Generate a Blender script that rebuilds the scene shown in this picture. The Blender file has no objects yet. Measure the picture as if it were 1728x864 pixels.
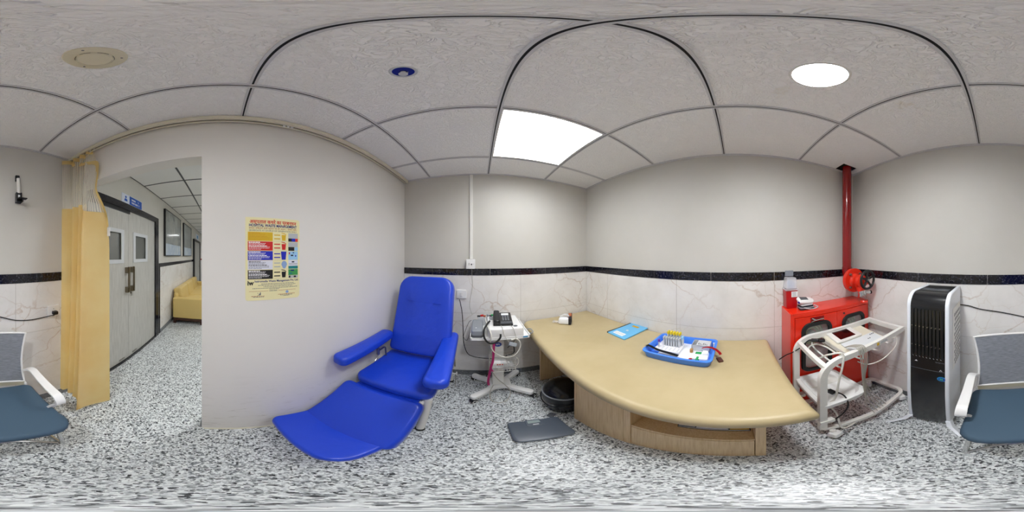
import bpy, bmesh, math, random
from mathutils import Matrix, Vector
random.seed(7)
S = bpy.context.scene
COL = S.collection
PI = math.pi

# ------------------------------------------------------------------ camera, world, light levels
HC, CZ = 1.46, 2.36            # eye height, bay ceiling height (metres)
cd = bpy.data.cameras.new('camera'); cam = bpy.data.objects.new('camera', cd); COL.objects.link(cam)
cd.type = 'PANO'
cd.panorama_type = 'EQUIRECTANGULAR'
cd.clip_start = 0.02
cam.location = (0, 0, HC); cam.rotation_euler = (PI/2, 0, math.radians(-11.3))
S.camera = cam
w = bpy.data.worlds.new('world'); S.world = w; w.use_nodes = True
w.node_tree.nodes['Background'].inputs[0].default_value = (.8, .85, .9, 1)
w.node_tree.nodes['Background'].inputs[1].default_value = 0.3
PANEL_E, ROUND_E, CORR_E = 14.0, 290.0, 24.0
try: S.cycles.diffuse_bounces = 10
except Exception: pass
S.view_settings.view_transform = 'Standard'; S.view_settings.look = 'None'
S.view_settings.exposure = 0.41; S.view_settings.gamma = 1.0
S.view_settings.use_curve_mapping = False

# ------------------------------------------------------------------ materials
def lin(h):
    h = h.lstrip('#'); o = []
    for i in (0, 2, 4):
        c = int(h[i:i+2], 16)/255
        o.append(c/12.92 if c <= .04045 else ((c+.055)/1.055)**2.4)
    return (*o, 1)
MATS = {}
def mat(name, hexc, rough=.5, metal=0.0, spec=.5, coat=0.0, alpha=1.0, trans=0.0, emit=0.0):
    m = bpy.data.materials.new(name); m.use_nodes = True
    b = m.node_tree.nodes['Principled BSDF']
    b.inputs['Base Color'].default_value = lin(hexc)
    b.inputs['Roughness'].default_value = rough
    b.inputs['Metallic'].default_value = metal
    b.inputs['Specular IOR Level'].default_value = spec
    b.inputs['Coat Weight'].default_value = coat
    b.inputs['Alpha'].default_value = alpha
    b.inputs['Transmission Weight'].default_value = trans
    if emit:
        b.inputs['Emission Color'].default_value = lin(hexc); b.inputs['Emission Strength'].default_value = emit
    MATS[name] = m
    return m
def nodes(m): return m.node_tree.nodes, m.node_tree.links, m.node_tree.nodes['Principled BSDF']
def pos(m, scale=(1, 1, 1)):
    n, l, b = nodes(m)
    g = n.new('ShaderNodeNewGeometry'); mp = n.new('ShaderNodeMapping'); mp.inputs['Scale'].default_value = scale
    l.new(g.outputs['Position'], mp.inputs['Vector']); return mp.outputs['Vector']
def noise(m, vec, scale, detail=3, rough=.5, dist=0.0):
    n, l, b = nodes(m); t = n.new('ShaderNodeTexNoise')
    t.inputs['Scale'].default_value = scale; t.inputs['Detail'].default_value = detail
    t.inputs['Roughness'].default_value = rough; t.inputs['Distortion'].default_value = dist
    l.new(vec, t.inputs['Vector']); return t.outputs['Fac']
def ramp(m, fac, stops, const=False):
    n, l, b = nodes(m); r = n.new('ShaderNodeValToRGB'); e = r.color_ramp.elements
    if const: r.color_ramp.interpolation = 'CONSTANT'
    while len(e) < len(stops): e.new(.5)
    for i, (p, c) in enumerate(stops):
        e[i].position = p; e[i].color = lin(c) if isinstance(c, str) else (c, c, c, 1)
    l.new(fac, r.inputs['Fac']); return r.outputs['Color']
def mix(m, fac, a, b2, mode='MIX'):
    n, l, b = nodes(m); x = n.new('ShaderNodeMix'); x.data_type = 'RGBA'; x.blend_type = mode
    for i, v in ((0, fac), (6, a), (7, b2)):
        if isinstance(v, (int, float)): x.inputs[i].default_value = v
        elif isinstance(v, str): x.inputs[i].default_value = lin(v)
        else: l.new(v, x.inputs[i])
    return x.outputs[2]
def setcol(m, sock): n, l, b = nodes(m); l.new(sock, b.inputs['Base Color'])
def bump(m, sock, strength=.3, dist=.002):
    n, l, b = nodes(m); k = n.new('ShaderNodeBump')
    k.inputs['Strength'].default_value = strength; k.inputs['Distance'].default_value = dist
    l.new(sock, k.inputs['Height']); l.new(k.outputs['Normal'], b.inputs['Normal'])

# granite floor
gf = mat('granite_floor', '#b8bcbc', .3)
v = pos(gf)
n_, l_, _b = nodes(gf)
wob = n_.new('ShaderNodeTexNoise'); wob.inputs['Scale'].default_value = 70; wob.inputs['Detail'].default_value = 2; l_.new(v, wob.inputs['Vector'])
off = n_.new('ShaderNodeVectorMath'); off.operation = 'MULTIPLY_ADD'; off.inputs[1].default_value = (.016, .016, .016); l_.new(wob.outputs['Color'], off.inputs[0]); l_.new(v, off.inputs[2])
def chips(scale):
    t = n_.new('ShaderNodeTexVoronoi'); t.inputs['Scale'].default_value = scale; l_.new(off.outputs[0], t.inputs['Vector'])
    q = n_.new('ShaderNodeSeparateColor'); l_.new(t.outputs['Color'], q.inputs[0]); return q.outputs[0]
a = ramp(gf, chips(112), [(0, '#3a3d40'), (.09, '#8a8f92'), (.22, '#b4b9bb'), (.38, '#d6dadc'), (.60, '#e8ecec')], True)
b_ = ramp(gf, chips(190), [(0, '#2a2c2f'), (.07, '#a0a4a6'), (.18, '#e9ebec'), (.5, '#ffffff')], True)
setcol(gf, mix(gf, .8, a, b_, 'MULTIPLY'))
# painted walls
pw = mat('cream_paint', '#e4e3df', .55, spec=.3)
v = pos(pw)
setcol(pw, ramp(pw, noise(pw, v, 1.7, 4, .6), [(.3, '#c8c6bf'), (.6, '#cdcbc5'), (.8, '#d0cec9')]))
bump(pw, noise(pw, v, 90, 2), .08, .001)
sp = mat('scuffed_cream_paint', '#e2ddd0', .5, spec=.3)
v = pos(sp); n_, l_, _b = nodes(sp)
sx = n_.new('ShaderNodeSeparateXYZ'); l_.new(v, sx.inputs[0])
low = ramp(sp, sx.outputs['Z'], [(.0, 1.0), (.25, .6), (.75, 0.0)])
scuff = ramp(sp, noise(sp, pos(sp, (1, 3, 14)), 2.2, 6, .7, .6), [(.56, 0.0), (.66, .8), (.8, 1.0)])
setcol(sp, mix(sp, mix(sp, 1.0, low, scuff, 'MULTIPLY'), ramp(sp, noise(sp, v, 2, 4), [(.3, '#e0deda'), (.7, '#e5e3df')]), '#b8b3a9'))
# marble dado
mb_ = mat('marble_tile', '#dcd9d3', .22, spec=.5)
v = pos(mb_)
n_, l_, _b = nodes(mb_)
wob = n_.new('ShaderNodeTexNoise'); wob.inputs['Scale'].default_value = 5; wob.inputs['Detail'].default_value = 5; l_.new(v, wob.inputs['Vector'])
off = n_.new('ShaderNodeVectorMath'); off.operation = 'MULTIPLY_ADD'; off.inputs[1].default_value = (.22, .22, .22); l_.new(wob.outputs['Color'], off.inputs[0]); l_.new(v, off.inputs[2])
def cracks(scale, wdt, top):
    t = n_.new('ShaderNodeTexVoronoi'); t.feature = 'DISTANCE_TO_EDGE'; t.inputs['Scale'].default_value = scale; l_.new(off.outputs[0], t.inputs['Vector'])
    return ramp(mb_, t.outputs['Distance'], [(0, top), (wdt, 0.0)])
vein = cracks(2.3, .014, .8); vein2 = cracks(4.6, .014, .4)
base = ramp(mb_, noise(mb_, v, 4, 5, .6), [(.3, '#dddbd7'), (.5, '#e5e3e0'), (.75, '#ecebe9')])
gate = ramp(mb_, noise(mb_, v, 1.6, 2), [(.40, 0.1), (.62, .8)])
c1 = mix(mb_, mix(mb_, 1.0, vein, gate, 'MULTIPLY'), base, '#b49a84')
setcol(mb_, mix(mb_, mix(mb_, 1.0, vein2, gate, 'MULTIPLY'), c1, '#bda893'))
mat('grout', '#b9b5ae', .8)
gs = mat('black_granite', '#15151a', .12)
v = pos(gs)
setcol(gs, ramp(gs, noise(gs, v, 75, 5, .7), [(.45, '#0b0b10'), (.58, '#23232c'), (.68, '#5a5a66'), (.8, '#8d8d97')]))
sk = mat('grey_granite_skirting', '#74777a', .35)
setcol(sk, ramp(sk, noise(sk, pos(sk), 160, 3), [(.35, '#4f5254'), (.5, '#777a7d'), (.65, '#93979a')]))
# ceiling
ct = mat('ceiling_tile_face', '#e9e8e4', .7, spec=.25)
v = pos(ct)
worm = ramp(ct, noise(ct, v, 34, 2, .45, 1.6), [(.40, 0.0), (.5, 1.0), (.60, 0.0)])
bump(ct, mix(ct, .35, worm, noise(ct, v, 110, 2)), .7, .0065)
stain = ramp(ct, noise(ct, v, 2.3, 5, .7), [(.66, 0.0), (.74, .5)])
setcol(ct, mix(ct, stain, '#f8f8f7', '#e2d8c2'))
mat('tee_grey', '#cbcbce', .45); mat('tee_slot', '#101014', .6); mat('void_black', '#0b0b0b', .9)
cc = mat('corridor_tile_face', '#e2e3e2', .7)
# furniture and things
mat('white_powder', '#e6e5e0', .35); mat('white_plastic', '#ebebea', .32); mat('cool_white_plastic', '#e6ebf2', .28)
mat('ivory_plastic', '#dcd7c4', .4); mat('cream_plastic', '#dbd3b9', .45); mat('black_plastic', '#17181a', .38)
mat('gloss_black', '#191a1d', .2); mat('rubber_black', '#161616', .7); mat('chrome', '#c9c9c8', .15, 1.0)
mat('steel', '#9d9a92', .3, 1.0); mat('brass_steel', '#8c8372', .32, 1.0); mat('grey_plastic', '#8b9096', .4)
mat('dark_grey_plastic', '#4a4e54', .4); mat('white_paper', '#eef0f2', .7); mat('mesh_grey', '#8f949d', .8)
mat('pale_grey', '#c9ccd0', .5); mat('net', '#cfc7b2', .8); mat('cable_grey', '#a9a69b', .5); mat('cable_white', '#d8d6cd', .5)
mat('pink_ribbon', '#d13a86', .5); mat('text_black', '#1b1b22', .7); mat('text_navy', '#1c2a78', .7); mat('text_red', '#d3372b', .7)
mat('text_white', '#f0f0f4', .7); mat('text_grey', '#6f7076', .7); mat('text_brown', '#a8603a', .7)
mat('sign_blue', '#0a50b4', .35); mat('sign_white', '#dbe2f2', .4); mat('red_glow', '#d02020', .4)
bl = mat('blue_vinyl', '#1c44cc', .34, spec=.5)
v = pos(bl); bump(bl, noise(bl, v, 7, 3, .5, .6), .4, .014)
bg = mat('beige_vinyl', '#d8c18d', .42)
v = pos(bg); setcol(bg, ramp(bg, noise(bg, v, 3, 5, .6), [(.3, '#b5a47c'), (.6, '#bfae87')])); bump(bg, noise(bg, v, 5, 2), .12, .01)
sv = mat('sofa_vinyl', '#d0b672', .4)
wd = mat('oak_laminate', '#c6a473', .4)
v = pos(wd, (90, 90, 2.5)); setcol(wd, ramp(wd, noise(wd, v, 1.6, 4, .6), [(.3, '#d6b582'), (.5, '#e4c799'), (.7, '#edd3a8')]))
dw = mat('dark_wood', '#3f2415', .4)
dl = mat('grey_ash_laminate', '#b9b8b2', .45)
v = pos(dl, (60, 60, 3)); setcol(dl, ramp(dl, noise(dl, v, 1.5, 5, .65), [(.3, '#a5a49e'), (.5, '#b9b8b3'), (.7, '#c6c5c0')]))
rp = mat('red_paint', '#e62c12', .28, coat=.3)
mat('valve_red', '#e02a10', .3, coat=.3); mat('pipe_red', '#860a0e', .22, coat=.4); mat('sharps_red', '#b40f18', .3)
mat('clear_plastic', '#f2f2f6', .15, alpha=.38); mat('smoke_plastic', '#8d929c', .2, alpha=.8)
mat('glass', '#dfe6e4', .05, spec=.6, alpha=.25); mat('pane_grey', '#6d6f6c', .1, spec=.7); mat('pane_dark', '#101310', .12, spec=.7)
mat('hose_yellow', '#9c8d1e', .6)
fb = mat('slate_fabric', '#40586c', .75)
v = pos(fb); bump(fb, noise(fb, v, 500, 2), .2, .001)
mg = mat('mesh_fabric', '#9aa0ab', .8)
v = pos(mg, (30, 30, 420)); setcol(mg, ramp(mg, noise(mg, v, 1, 3), [(.35, '#979ca5'), (.6, '#b9bec7')]))
cu = mat('yellow_curtain', '#e5c777', .75, spec=.2)
v = pos(cu); setcol(cu, ramp(cu, noise(cu, v, 5, 4), [(.35, '#fbe5a6'), (.65, '#ffeeb8')])); bump(cu, noise(cu, v, 8, 3), .12, .008)
mat('curtain_band', '#f3de9e', .7)
nt = mat('curtain_net', '#dcd6c6', .8)
n_, l_, b0 = nodes(nt)
uvn = n_.new('ShaderNodeUVMap'); wv = n_.new('ShaderNodeTexWave'); wv.bands_direction = 'X'
wv.inputs['Scale'].default_value = 16; wv.inputs['Distortion'].default_value = .6; wv.inputs['Detail'].default_value = 2
l_.new(uvn.outputs['UV'], wv.inputs['Vector'])
al = n_.new('ShaderNodeMapRange'); l_.new(wv.outputs['Fac'], al.inputs['Value'])
al.inputs['To Min'].default_value = .25; al.inputs['To Max'].default_value = .95
l_.new(al.outputs['Result'], b0.inputs['Alpha'])
mat('tray_blue', '#4587ee', .35); mat('folder_blue', '#6bb9e8', .45); mat('tube_yellow', '#e2cb2a', .4); mat('tube_grey', '#b9bcbd', .4)
mat('tube_glass', '#d7dbdc', .25); mat('cap_purple', '#7047b8', .4); mat('foam', '#e9e9ec', .8); mat('green_plastic', '#159a52', .4)
mat('strap_red', '#c8141c', .5); mat('strap_black', '#1c2026', .6); mat('cork', '#b98e55', .7); mat('screen_dark', '#2c0a0a', .15)
mat('logo_blue', '#15419c', .4); mat('logo_teal', '#1f8fc4', .4); mat('logo_green', '#39c06a', .4); mat('brown_pack', '#4a2317', .4)
mat('sprink_blue', '#0b1f86', .3); mat('lcd', '#93a3a2', .3); mat('pale_blue_print', '#d9dee0', .5); mat('scale_grey', '#565f6b', .3)
mat('poster_cream', '#ece5b4', .6); mat('p_yellow', '#dcb51c', .6); mat('p_red', '#cf1d1d', .6); mat('p_blue', '#1722b8', .6)
mat('p_white', '#dcdfee', .6); mat('p_black', '#0c0c0e', .6); mat('p_teal', '#0f7f82', .6); mat('p_green', '#3f9a52', .6); mat('p_sky', '#9ccdf0', .6)
mat('p_grey', '#b7bcc0', .6); mat('p_lightblue', '#8fabd6', .6); mat('p_gold', '#d0a01c', .6)
def photo_mat(name, stops, scale):
    m = mat(name, '#555555', .12, spec=.6); setcol(m, ramp(m, noise(m, pos(m, (1, 1, .45)), scale, 5, .65), stops)); return m
photo_mat('photo_grey', [(.3, '#2b2b2e'), (.5, '#57575b'), (.62, '#7d7b78'), (.75, '#a29c90')], 5)
photo_mat('photo_blue', [(.35, '#c9d5e8'), (.5, '#a9c0e2'), (.62, '#dfe6f0')], 7)
def glow(m, e):                # prismatic diffuser: brightest straight down, like the fitting's own light distribution
    n, l, b = nodes(m); g = n.new('ShaderNodeNewGeometry'); d = n.new('ShaderNodeVectorMath'); d.operation = 'DOT_PRODUCT'
    l.new(g.outputs['Normal'], d.inputs[0]); l.new(g.outputs['Incoming'], d.inputs[1])
    p = n.new('ShaderNodeMath'); p.operation = 'POWER'; p.inputs[1].default_value = 0.85; p.use_clamp = True; l.new(d.outputs['Value'], p.inputs[0])
    k = n.new('ShaderNodeMath'); k.operation = 'MULTIPLY'; k.inputs[1].default_value = e; l.new(p.outputs[0], k.inputs[0]); l.new(k.outputs[0], b.inputs['Emission Strength'])
for nm, e in (('panel_glow', PANEL_E), ('round_glow', ROUND_E), ('corridor_glow', CORR_E)): glow(mat(nm, '#fbfdff', .5, emit=e), e)

# ------------------------------------------------------------------ geometry helpers
XW = Matrix(((0, 0, 1, 0), (1, 0, 0, 0), (0, 1, 0, 0), (0, 0, 0, 1)))      # local x,y,z -> +y,+z,+x  (print on left wall)
RW = Matrix(((-1, 0, 0, 0), (0, 0, 1, 0), (0, 1, 0, 0), (0, 0, 0, 1)))     # -> -x,+z,+y  (print on rear wall)
BW = Matrix(((1, 0, 0, 0), (0, 0, -1, 0), (0, 1, 0, 0), (0, 0, 0, 1)))     # -> +x,+z,-y  (print facing -y)
EW = Matrix(((0, 0, -1, 0), (-1, 0, 0, 0), (0, 1, 0, 0), (0, 0, 0, 1)))    # -> -y,+z,-x  (print facing -x)
def T(x, y, z): return Matrix.Translation((x, y, z))
def R(deg, ax): return Matrix.Rotation(math.radians(deg), 4, ax)
def frame(p, d, up=(0, 0, 1)):
    z = Vector(d).normalized(); u = Vector(up)
    if abs(z.dot(u)) > .99: u = Vector((1, 0, 0))
    x = u.cross(z).normalized(); y = z.cross(x)
    return Matrix(((x.x, y.x, z.x, p[0]), (x.y, y.y, z.y, p[1]), (x.z, y.z, z.z, p[2]), (0, 0, 0, 1)))
def rrect(wd_, hd, r, n=5):
    r = max(min(r, wd_/2-1e-4, hd/2-1e-4), 1e-4); o = []
    for cx, cy, a0 in ((wd_/2-r, hd/2-r, 0), (-wd_/2+r, hd/2-r, 90), (-wd_/2+r, -hd/2+r, 180), (wd_/2-r, -hd/2+r, 270)):
        for i in range(n+1):
            t = math.radians(a0+90*i/n); o.append((cx+r*math.cos(t), cy+r*math.sin(t)))
    return o
def rrect4(wd_, hd, rs, n=5):
    o = []
    for (sx_, sy_, a0), r in zip(((1, 1, 0), (-1, 1, 90), (-1, -1, 180), (1, -1, 270)), rs):
        r = max(r, 1e-4); cx, cy = sx_*(wd_/2-r), sy_*(hd/2-r)
        for i in range(n+1):
            t = math.radians(a0+90*i/n); o.append((cx+r*math.cos(t), cy+r*math.sin(t)))
    return o
class MB:
    def __init__(s): s.bm = bmesh.new(); s.ms = []; s.cur = 0
    def m(s, name):
        if name not in s.ms: s.ms.append(name)
        s.cur = s.ms.index(name); return s
    def verts(s, pts, M=None): return [s.bm.verts.new(M @ Vector(p) if M else p) for p in pts]
    def face(s, vs):
        try: f = s.bm.faces.new(vs); f.material_index = s.cur; return f
        except ValueError: return None
    def box(s, lo, hi, M=None):
        x0, y0, z0 = lo; x1, y1, z1 = hi
        v = s.verts([(x0, y0, z0), (x1, y0, z0), (x1, y1, z0), (x0, y1, z0), (x0, y0, z1), (x1, y0, z1), (x1, y1, z1), (x0, y1, z1)], M)
        for q in ((3, 2, 1, 0), (4, 5, 6, 7), (0, 1, 5, 4), (1, 2, 6, 5), (2, 3, 7, 6), (3, 0, 4, 7)): s.face([v[i] for i in q])
        return s
    def loft(s, rings, M=None, closed=True, caps=True):
        rv = [s.verts(r, M) for r in rings]; n = len(rv[0])
        for a, b in zip(rv, rv[1:]):
            for i in range(n if closed else n-1):
                j = (i+1) % n; s.face([a[i], a[j], b[j], b[i]])
        if caps and closed: s.face(rv[0][::-1]); s.face(rv[-1])
        return s
    def slab(s, wd_, hd, t, r=.02, e=.01, M=None, dome=0.0, n=5, k=4, r4=None, bottom_e=None, taper=0.0):
        """rounded-corner slab centred in x,y from z=0 to t, edge radius e, domed top"""
        be = e if bottom_e is None else bottom_e
        def ring(i, z, sc=1.0):
            f = 1-taper*(z/t if t else 0)
            base = rrect4(wd_-2*i, hd-2*i, [max(q-i, .0005) for q in r4], n) if r4 else rrect(wd_-2*i, hd-2*i, max(r-i, .0005), n)
            return [(x*sc*f, y*sc*f, z) for x, y in base]
        rings = []
        for q in range(k+1):
            a = PI/2*q/k; rings.append(ring(be*(1-math.sin(a)), be*(1-math.cos(a))))
        for q in range(k+1):
            a = PI/2*q/k; rings.append(ring(e*(1-math.cos(a)), t-e+e*math.sin(a)))
        if dome:
            for sc in (.9, .75, .55, .3, .08): rings.append(ring(e, t+dome*(1-sc*sc), sc))
        s.loft(rings, M); return s
    def prism(s, poly, z0, z1, M=None): s.loft([[(x, y, z0) for x, y in poly], [(x, y, z1) for x, y in poly]], M); return s
    def cyl(s, p0, p1, r, r1=None, n=14):
        p0, p1 = Vector(p0), Vector(p1); F = frame(p0, p1-p0); h = (p1-p0).length; r1 = r if r1 is None else r1
        s.loft([[(q*math.cos(2*PI*i/n), q*math.sin(2*PI*i/n), z) for i in range(n)] for q, z in ((r, 0), (r1, h))], F); return s
    def lathe(s, prof, M=None, n=24):
        rings = [[(max(r, 1e-4)*math.cos(2*PI*i/n), max(r, 1e-4)*math.sin(2*PI*i/n), z) for i in range(n)] for r, z in prof]
        if prof[0][0] > 1e-3 and prof[-1][0] > 1e-3: rings.append(rings[0]); s.loft(rings, M, caps=False)
        else: s.loft(rings, M)
        return s
    def tube(s, pts, r, n=8, closed=False, sq=None):
        P = [Vector(p) for p in pts]; rings = []; N = len(P); prev = None
        for i, p in enumerate(P):
            a = P[i-1] if (i or closed) else P[i]; b = P[(i+1) % N] if (i < N-1 or closed) else P[i]
            t = (b-a).normalized()
            if prev is None:
                u = Vector((0, 0, 1)) if abs(t.z) < .9 else Vector((1, 0, 0)); x = u.cross(t).normalized()
            else: x = (prev-t*prev.dot(t)).normalized()
            prev = x; y = t.cross(x)
            sec = [(sq[0]/2*c, sq[1]/2*d) for c, d in ((1, 1), (-1, 1), (-1, -1), (1, -1))] if sq else [(r*math.cos(2*PI*k/n), r*math.sin(2*PI*k/n)) for k in range(n)]
            rings.append([p+x*c+y*d for c, d in sec])
        if closed: rings.append(rings[0])
        rv = [s.verts(q) for q in (rings[:-1] if closed else rings)]
        if closed: rv.append(rv[0])
        k = len(rv[0])
        for a, b in zip(rv, rv[1:]):
            for i in range(k): s.face([a[i], a[(i+1) % k], b[(i+1) % k], b[i]])
        if not closed: s.face(rv[0][::-1]); s.face(rv[-1])
        return s
    def sheet(s, rows, th=0.0, uv=False):
        """grid of points -> surface; th>0 gives it thickness along the normals"""
        g = [s.verts(r) for r in rows]; fs = []
        L = s.bm.loops.layers.uv.verify() if uv else None
        ni, nj = len(rows)-1, len(rows[0])-1
        for i in range(ni):
            for j in range(nj):
                f = s.face([g[i][j], g[i][j+1], g[i+1][j+1], g[i+1][j]])
                if f:
                    fs.append(f)
                    if uv:
                        for lp, (a, b) in zip(f.loops, ((i, j), (i, j+1), (i+1, j+1), (i+1, j))): lp[L].uv = (b/nj, a/ni)
        if th: bmesh.ops.solidify(s.bm, geom=fs, thickness=th)
        return s
    def build(s, name, material=None, parent=None, smooth=True, angle=38, bevel=0.0, loc=None):
        bmesh.ops.recalc_face_normals(s.bm, faces=s.bm.faces[:])
        me = bpy.data.meshes.new(name)
        off = wloc(parent) if parent else Vector(loc or (0, 0, 0))
        s.bm.transform(Matrix.Translation(-off)); s.bm.to_mesh(me); s.bm.free()
        for k in (s.ms or [material]): me.materials.append(MATS[k])
        o = bpy.data.objects.new(name, me); COL.objects.link(o)
        if parent: o.parent = parent
        else: o.location = off
        if smooth:
            me.shade_smooth()
            try: me.set_sharp_from_angle(angle=math.radians(angle))
            except Exception: pass
        else: me.shade_flat()
        if bevel:
            q = o.modifiers.new('bevel', 'BEVEL'); q.width = bevel; q.segments = 2; q.limit_method = 'ANGLE'; q.angle_limit = math.radians(40)
        return o
def ringbox(m, o0, o1, i0, i1, d0, d1, ax='x'):
    """flat rectangular frame: outer corner o0..o1, opening i0..i1 (2-D), depth d0..d1; ax = axis of depth"""
    def P(u, v, d): return (d, u, v) if ax == 'x' else (u, d, v)
    A = [(o0[0], o0[1]), (o1[0], o0[1]), (o1[0], o1[1]), (o0[0], o1[1])]; B = [(i0[0], i0[1]), (i1[0], i0[1]), (i1[0], i1[1]), (i0[0], i1[1])]
    r = [m.verts([P(u, v, d) for u, v in q]) for q, d in ((A, d0), (A, d1), (B, d1), (B, d0))]
    for a, b in zip(r, r[1:]+r[:1]):
        for i in range(4): m.face([a[i], a[(i+1) % 4], b[(i+1) % 4], b[i]])
    return m
def wloc(o):
    v = Vector((0, 0, 0))
    while o: v += o.location; o = o.parent
    return v
def tag(o, label=None, cat=None, group=None, kind=None):
    if label: o['label'] = label
    if cat: o['category'] = cat
    if group: o['group'] = group
    if kind: o['kind'] = kind
    return o
def thing(name, label, cat, loc, group=None):
    o = bpy.data.objects.new(name, None); COL.objects.link(o); o.location = loc; o.empty_display_size = .05
    return tag(o, label, cat, group)
def copy_thing(o, d, label=None):
    def rec(q, par):
        c = q.copy(); COL.objects.link(c)
        if par: c.parent = par
        for ch in [x for x in S.objects if x.parent == q]: rec(ch, c)
        return c
    c = rec(o, None); c.location = o.location + Vector(d)
    if label: c['label'] = label
    return c
def bx(name, lo, hi, material, parent=None, bevel=.0, M=None):
    return MB().box(lo, hi, M).build(name, material, parent, smooth=False, bevel=bevel)
def text(name, body, size, M, material, parent, align='CENTER', width=None, bold=0.0, ext=.0002):
    c = bpy.data.curves.new(name, 'FONT'); c.body = body; c.size = size; c.align_x = align; c.align_y = 'CENTER'
    c.extrude = ext; c.offset = bold; c.resolution_u = 2
    o = bpy.data.objects.new(name, c); COL.objects.link(o); bpy.context.view_layer.update()
    me = bpy.data.meshes.new_from_object(o.evaluated_get(bpy.context.evaluated_depsgraph_get()))
    bpy.data.objects.remove(o); bpy.data.curves.remove(c)
    if width and me.vertices:
        xs = [q.co.x for q in me.vertices]; f = width/max(max(xs)-min(xs), 1e-6)
        me.transform(Matrix.Diagonal((f, 1, 1, 1)))
    me.transform(M); me.transform(Matrix.Translation(-wloc(parent)))
    me.materials.clear(); me.materials.append(MATS[material])
    o = bpy.data.objects.new(name, me); COL.objects.link(o); o.parent = parent; return o
def smooth_path(pts, n=8, closed=False):
    P = [Vector(p) for p in pts]; o = []; N = len(P)
    g = (lambda i: P[i % N]) if closed else (lambda i: P[max(0, min(N-1, i))])
    for i in range(N if closed else N-1):
        a, b, c, d = g(i-1), g(i), g(i+1), g(i+2)
        for k in range(n):
            t = k/n; o.append(.5*((2*b)+(c-a)*t+(2*a-5*b+4*c-d)*t*t+(3*b-a-3*c+d)*t**3))
    if not closed: o.append(P[-1])
    return o
def fillet(pts, r, n=5):
    P = [Vector(p) for p in pts]; o = [P[0]]
    for a, b, c in zip(P, P[1:], P[2:]):
        d1, d2 = (a-b), (c-b); q = min(r, d1.length*.49, d2.length*.49); p, e = b+d1.normalized()*q, b+d2.normalized()*q
        for k in range(n+1):
            t = k/n; o.append(p*(1-t)**2+b*2*t*(1-t)+e*t*t)
    o.append(P[-1]); return o

# ================================================================== THE SETTING
XL, XR, YB, YR = -.82, 1.26, 1.645, -1.105
CCZ = 2.53                                      # corridor ceiling
YO = 1.0                                        # far side of the corridor
tag(bx('floor', (-11, YR-.1, -.1), (XR+.1, YB+.1, 0), 'granite_floor'), 'speckled grey and white granite floor', None, None, 'structure')
def structure(o, label): return tag(o, label, None, None, 'structure')
wall_back = structure(bx('wall_back', (XL-.1, YB, 0), (XR+.1, YB+.1, 2.8), 'cream_paint'), 'cream wall behind the blue chair and trolley')
wall_right = structure(bx('wall_right', (XR, YR-.1, 0), (XR+.1, YB, 2.8), 'cream_paint'), 'cream wall along the beige couch')
m = MB(); m.box((XL-.1, YR-.1, 0), (XR, YR, 2.8))
DX0, DX1, DZ = -2.50, -.94, 2.05
m.box((-11, YR-.1, 0), (DX0, YR, 2.8)); m.box((DX0, YR-.1, DZ), (XL-.1, YR, 2.8)); m.box((DX1, YR-.1, 0), (XL-.1, YR, DZ))
wall_rear = structure(m.build('wall_rear', 'cream_paint', smooth=False), 'cream wall behind the office chair, running on down the corridor')
m = MB(); m.box((XL-.1, -.112, 0), (XL, YB, 2.8)); m.box((XL-.1, YR, 2.04), (XL, -.112, 2.8))
wall_left = structure(m.build('wall_left', 'scuffed_cream_paint', smooth=False), 'plain cream wall with the poster and the opening to the corridor')
structure(bx('wall_corridor_end', (-11.1, YR-.1, 0), (-11, YO+.1, 2.8), 'cream_paint'), 'cream wall at the end of the corridor')
structure(bx('wall_corridor_side', (-11, YO, 0), (XL-.1, YO+.1, 2.8), 'cream_paint'), 'cream wall on the other side of the corridor')
structure(bx('ceiling_slab', (-11.1, YR-.1, 2.8), (XR+.1, YB+.1, 2.9), 'void_black'), 'dark slab above the hung ceiling')

# ---- hung ceiling of the bay: tiles 0.6 m, tee bars with a black slot
ceiling = bpy.data.objects.new('ceiling', None); COL.objects.link(ceiling); structure(ceiling, 'white embossed tile ceiling on a grey grid')
gx = [XL, -.515, .085, .685, XR]; gy = [YR, -.51, .09, .69, 1.29, YB]
for i in range(4):
    for j in range(5):
        x0, x1, y0, y1 = gx[i]+.004, gx[i+1]-.004, gy[j]+.004, gy[j+1]-.004
        if i == 2 and j == 3: continue                     # the square light fills this field
        m = MB()
        if i == 3 and j == 0:
            m.box((x0, y0, CZ), (1.115, y1, CZ+.012)); m.box((1.115, -.87, CZ), (x1, y1, CZ+.012)); m.box((1.115, y0, CZ), (x1, -1.03, CZ+.012))
        else: m.box((x0, y0, CZ), (x1, y1, CZ+.012))
        m.build('ceiling_tile', 'ceiling_tile_face', ceiling, smooth=False)
bx('duct_hole_shade', (1.10, -1.05, CZ+.012), (1.258, -.86, CZ+.3), 'void_black', ceiling)  # black box painted in for the darkness above the pipe hole
def tee(ax, c, a, b):
    m = MB()
    def q(u0, u1, z0, z1): m.box((u0, a, z0), (u1, b, z1)) if ax == 'x' else m.box((a, u0, z0), (b, u1, z1))
    m.m('tee_grey'); q(c-.012, c-.0035, CZ-.006, CZ+.003); q(c+.0035, c+.012, CZ-.006, CZ+.003)
    m.m('tee_slot'); q(c-.0035, c+.0035, CZ-.001, CZ+.003)
    m.build('grid_bar', None, ceiling, smooth=False)
for c in gx[1:-1]: tee('x', c, YR, YB)
for c in gy[1:-1]:
    for a, b in zip(gx, gx[1:]): tee('y', c, a+(.012 if a != XL else 0), b-(.012 if b != XR else 0))
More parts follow.
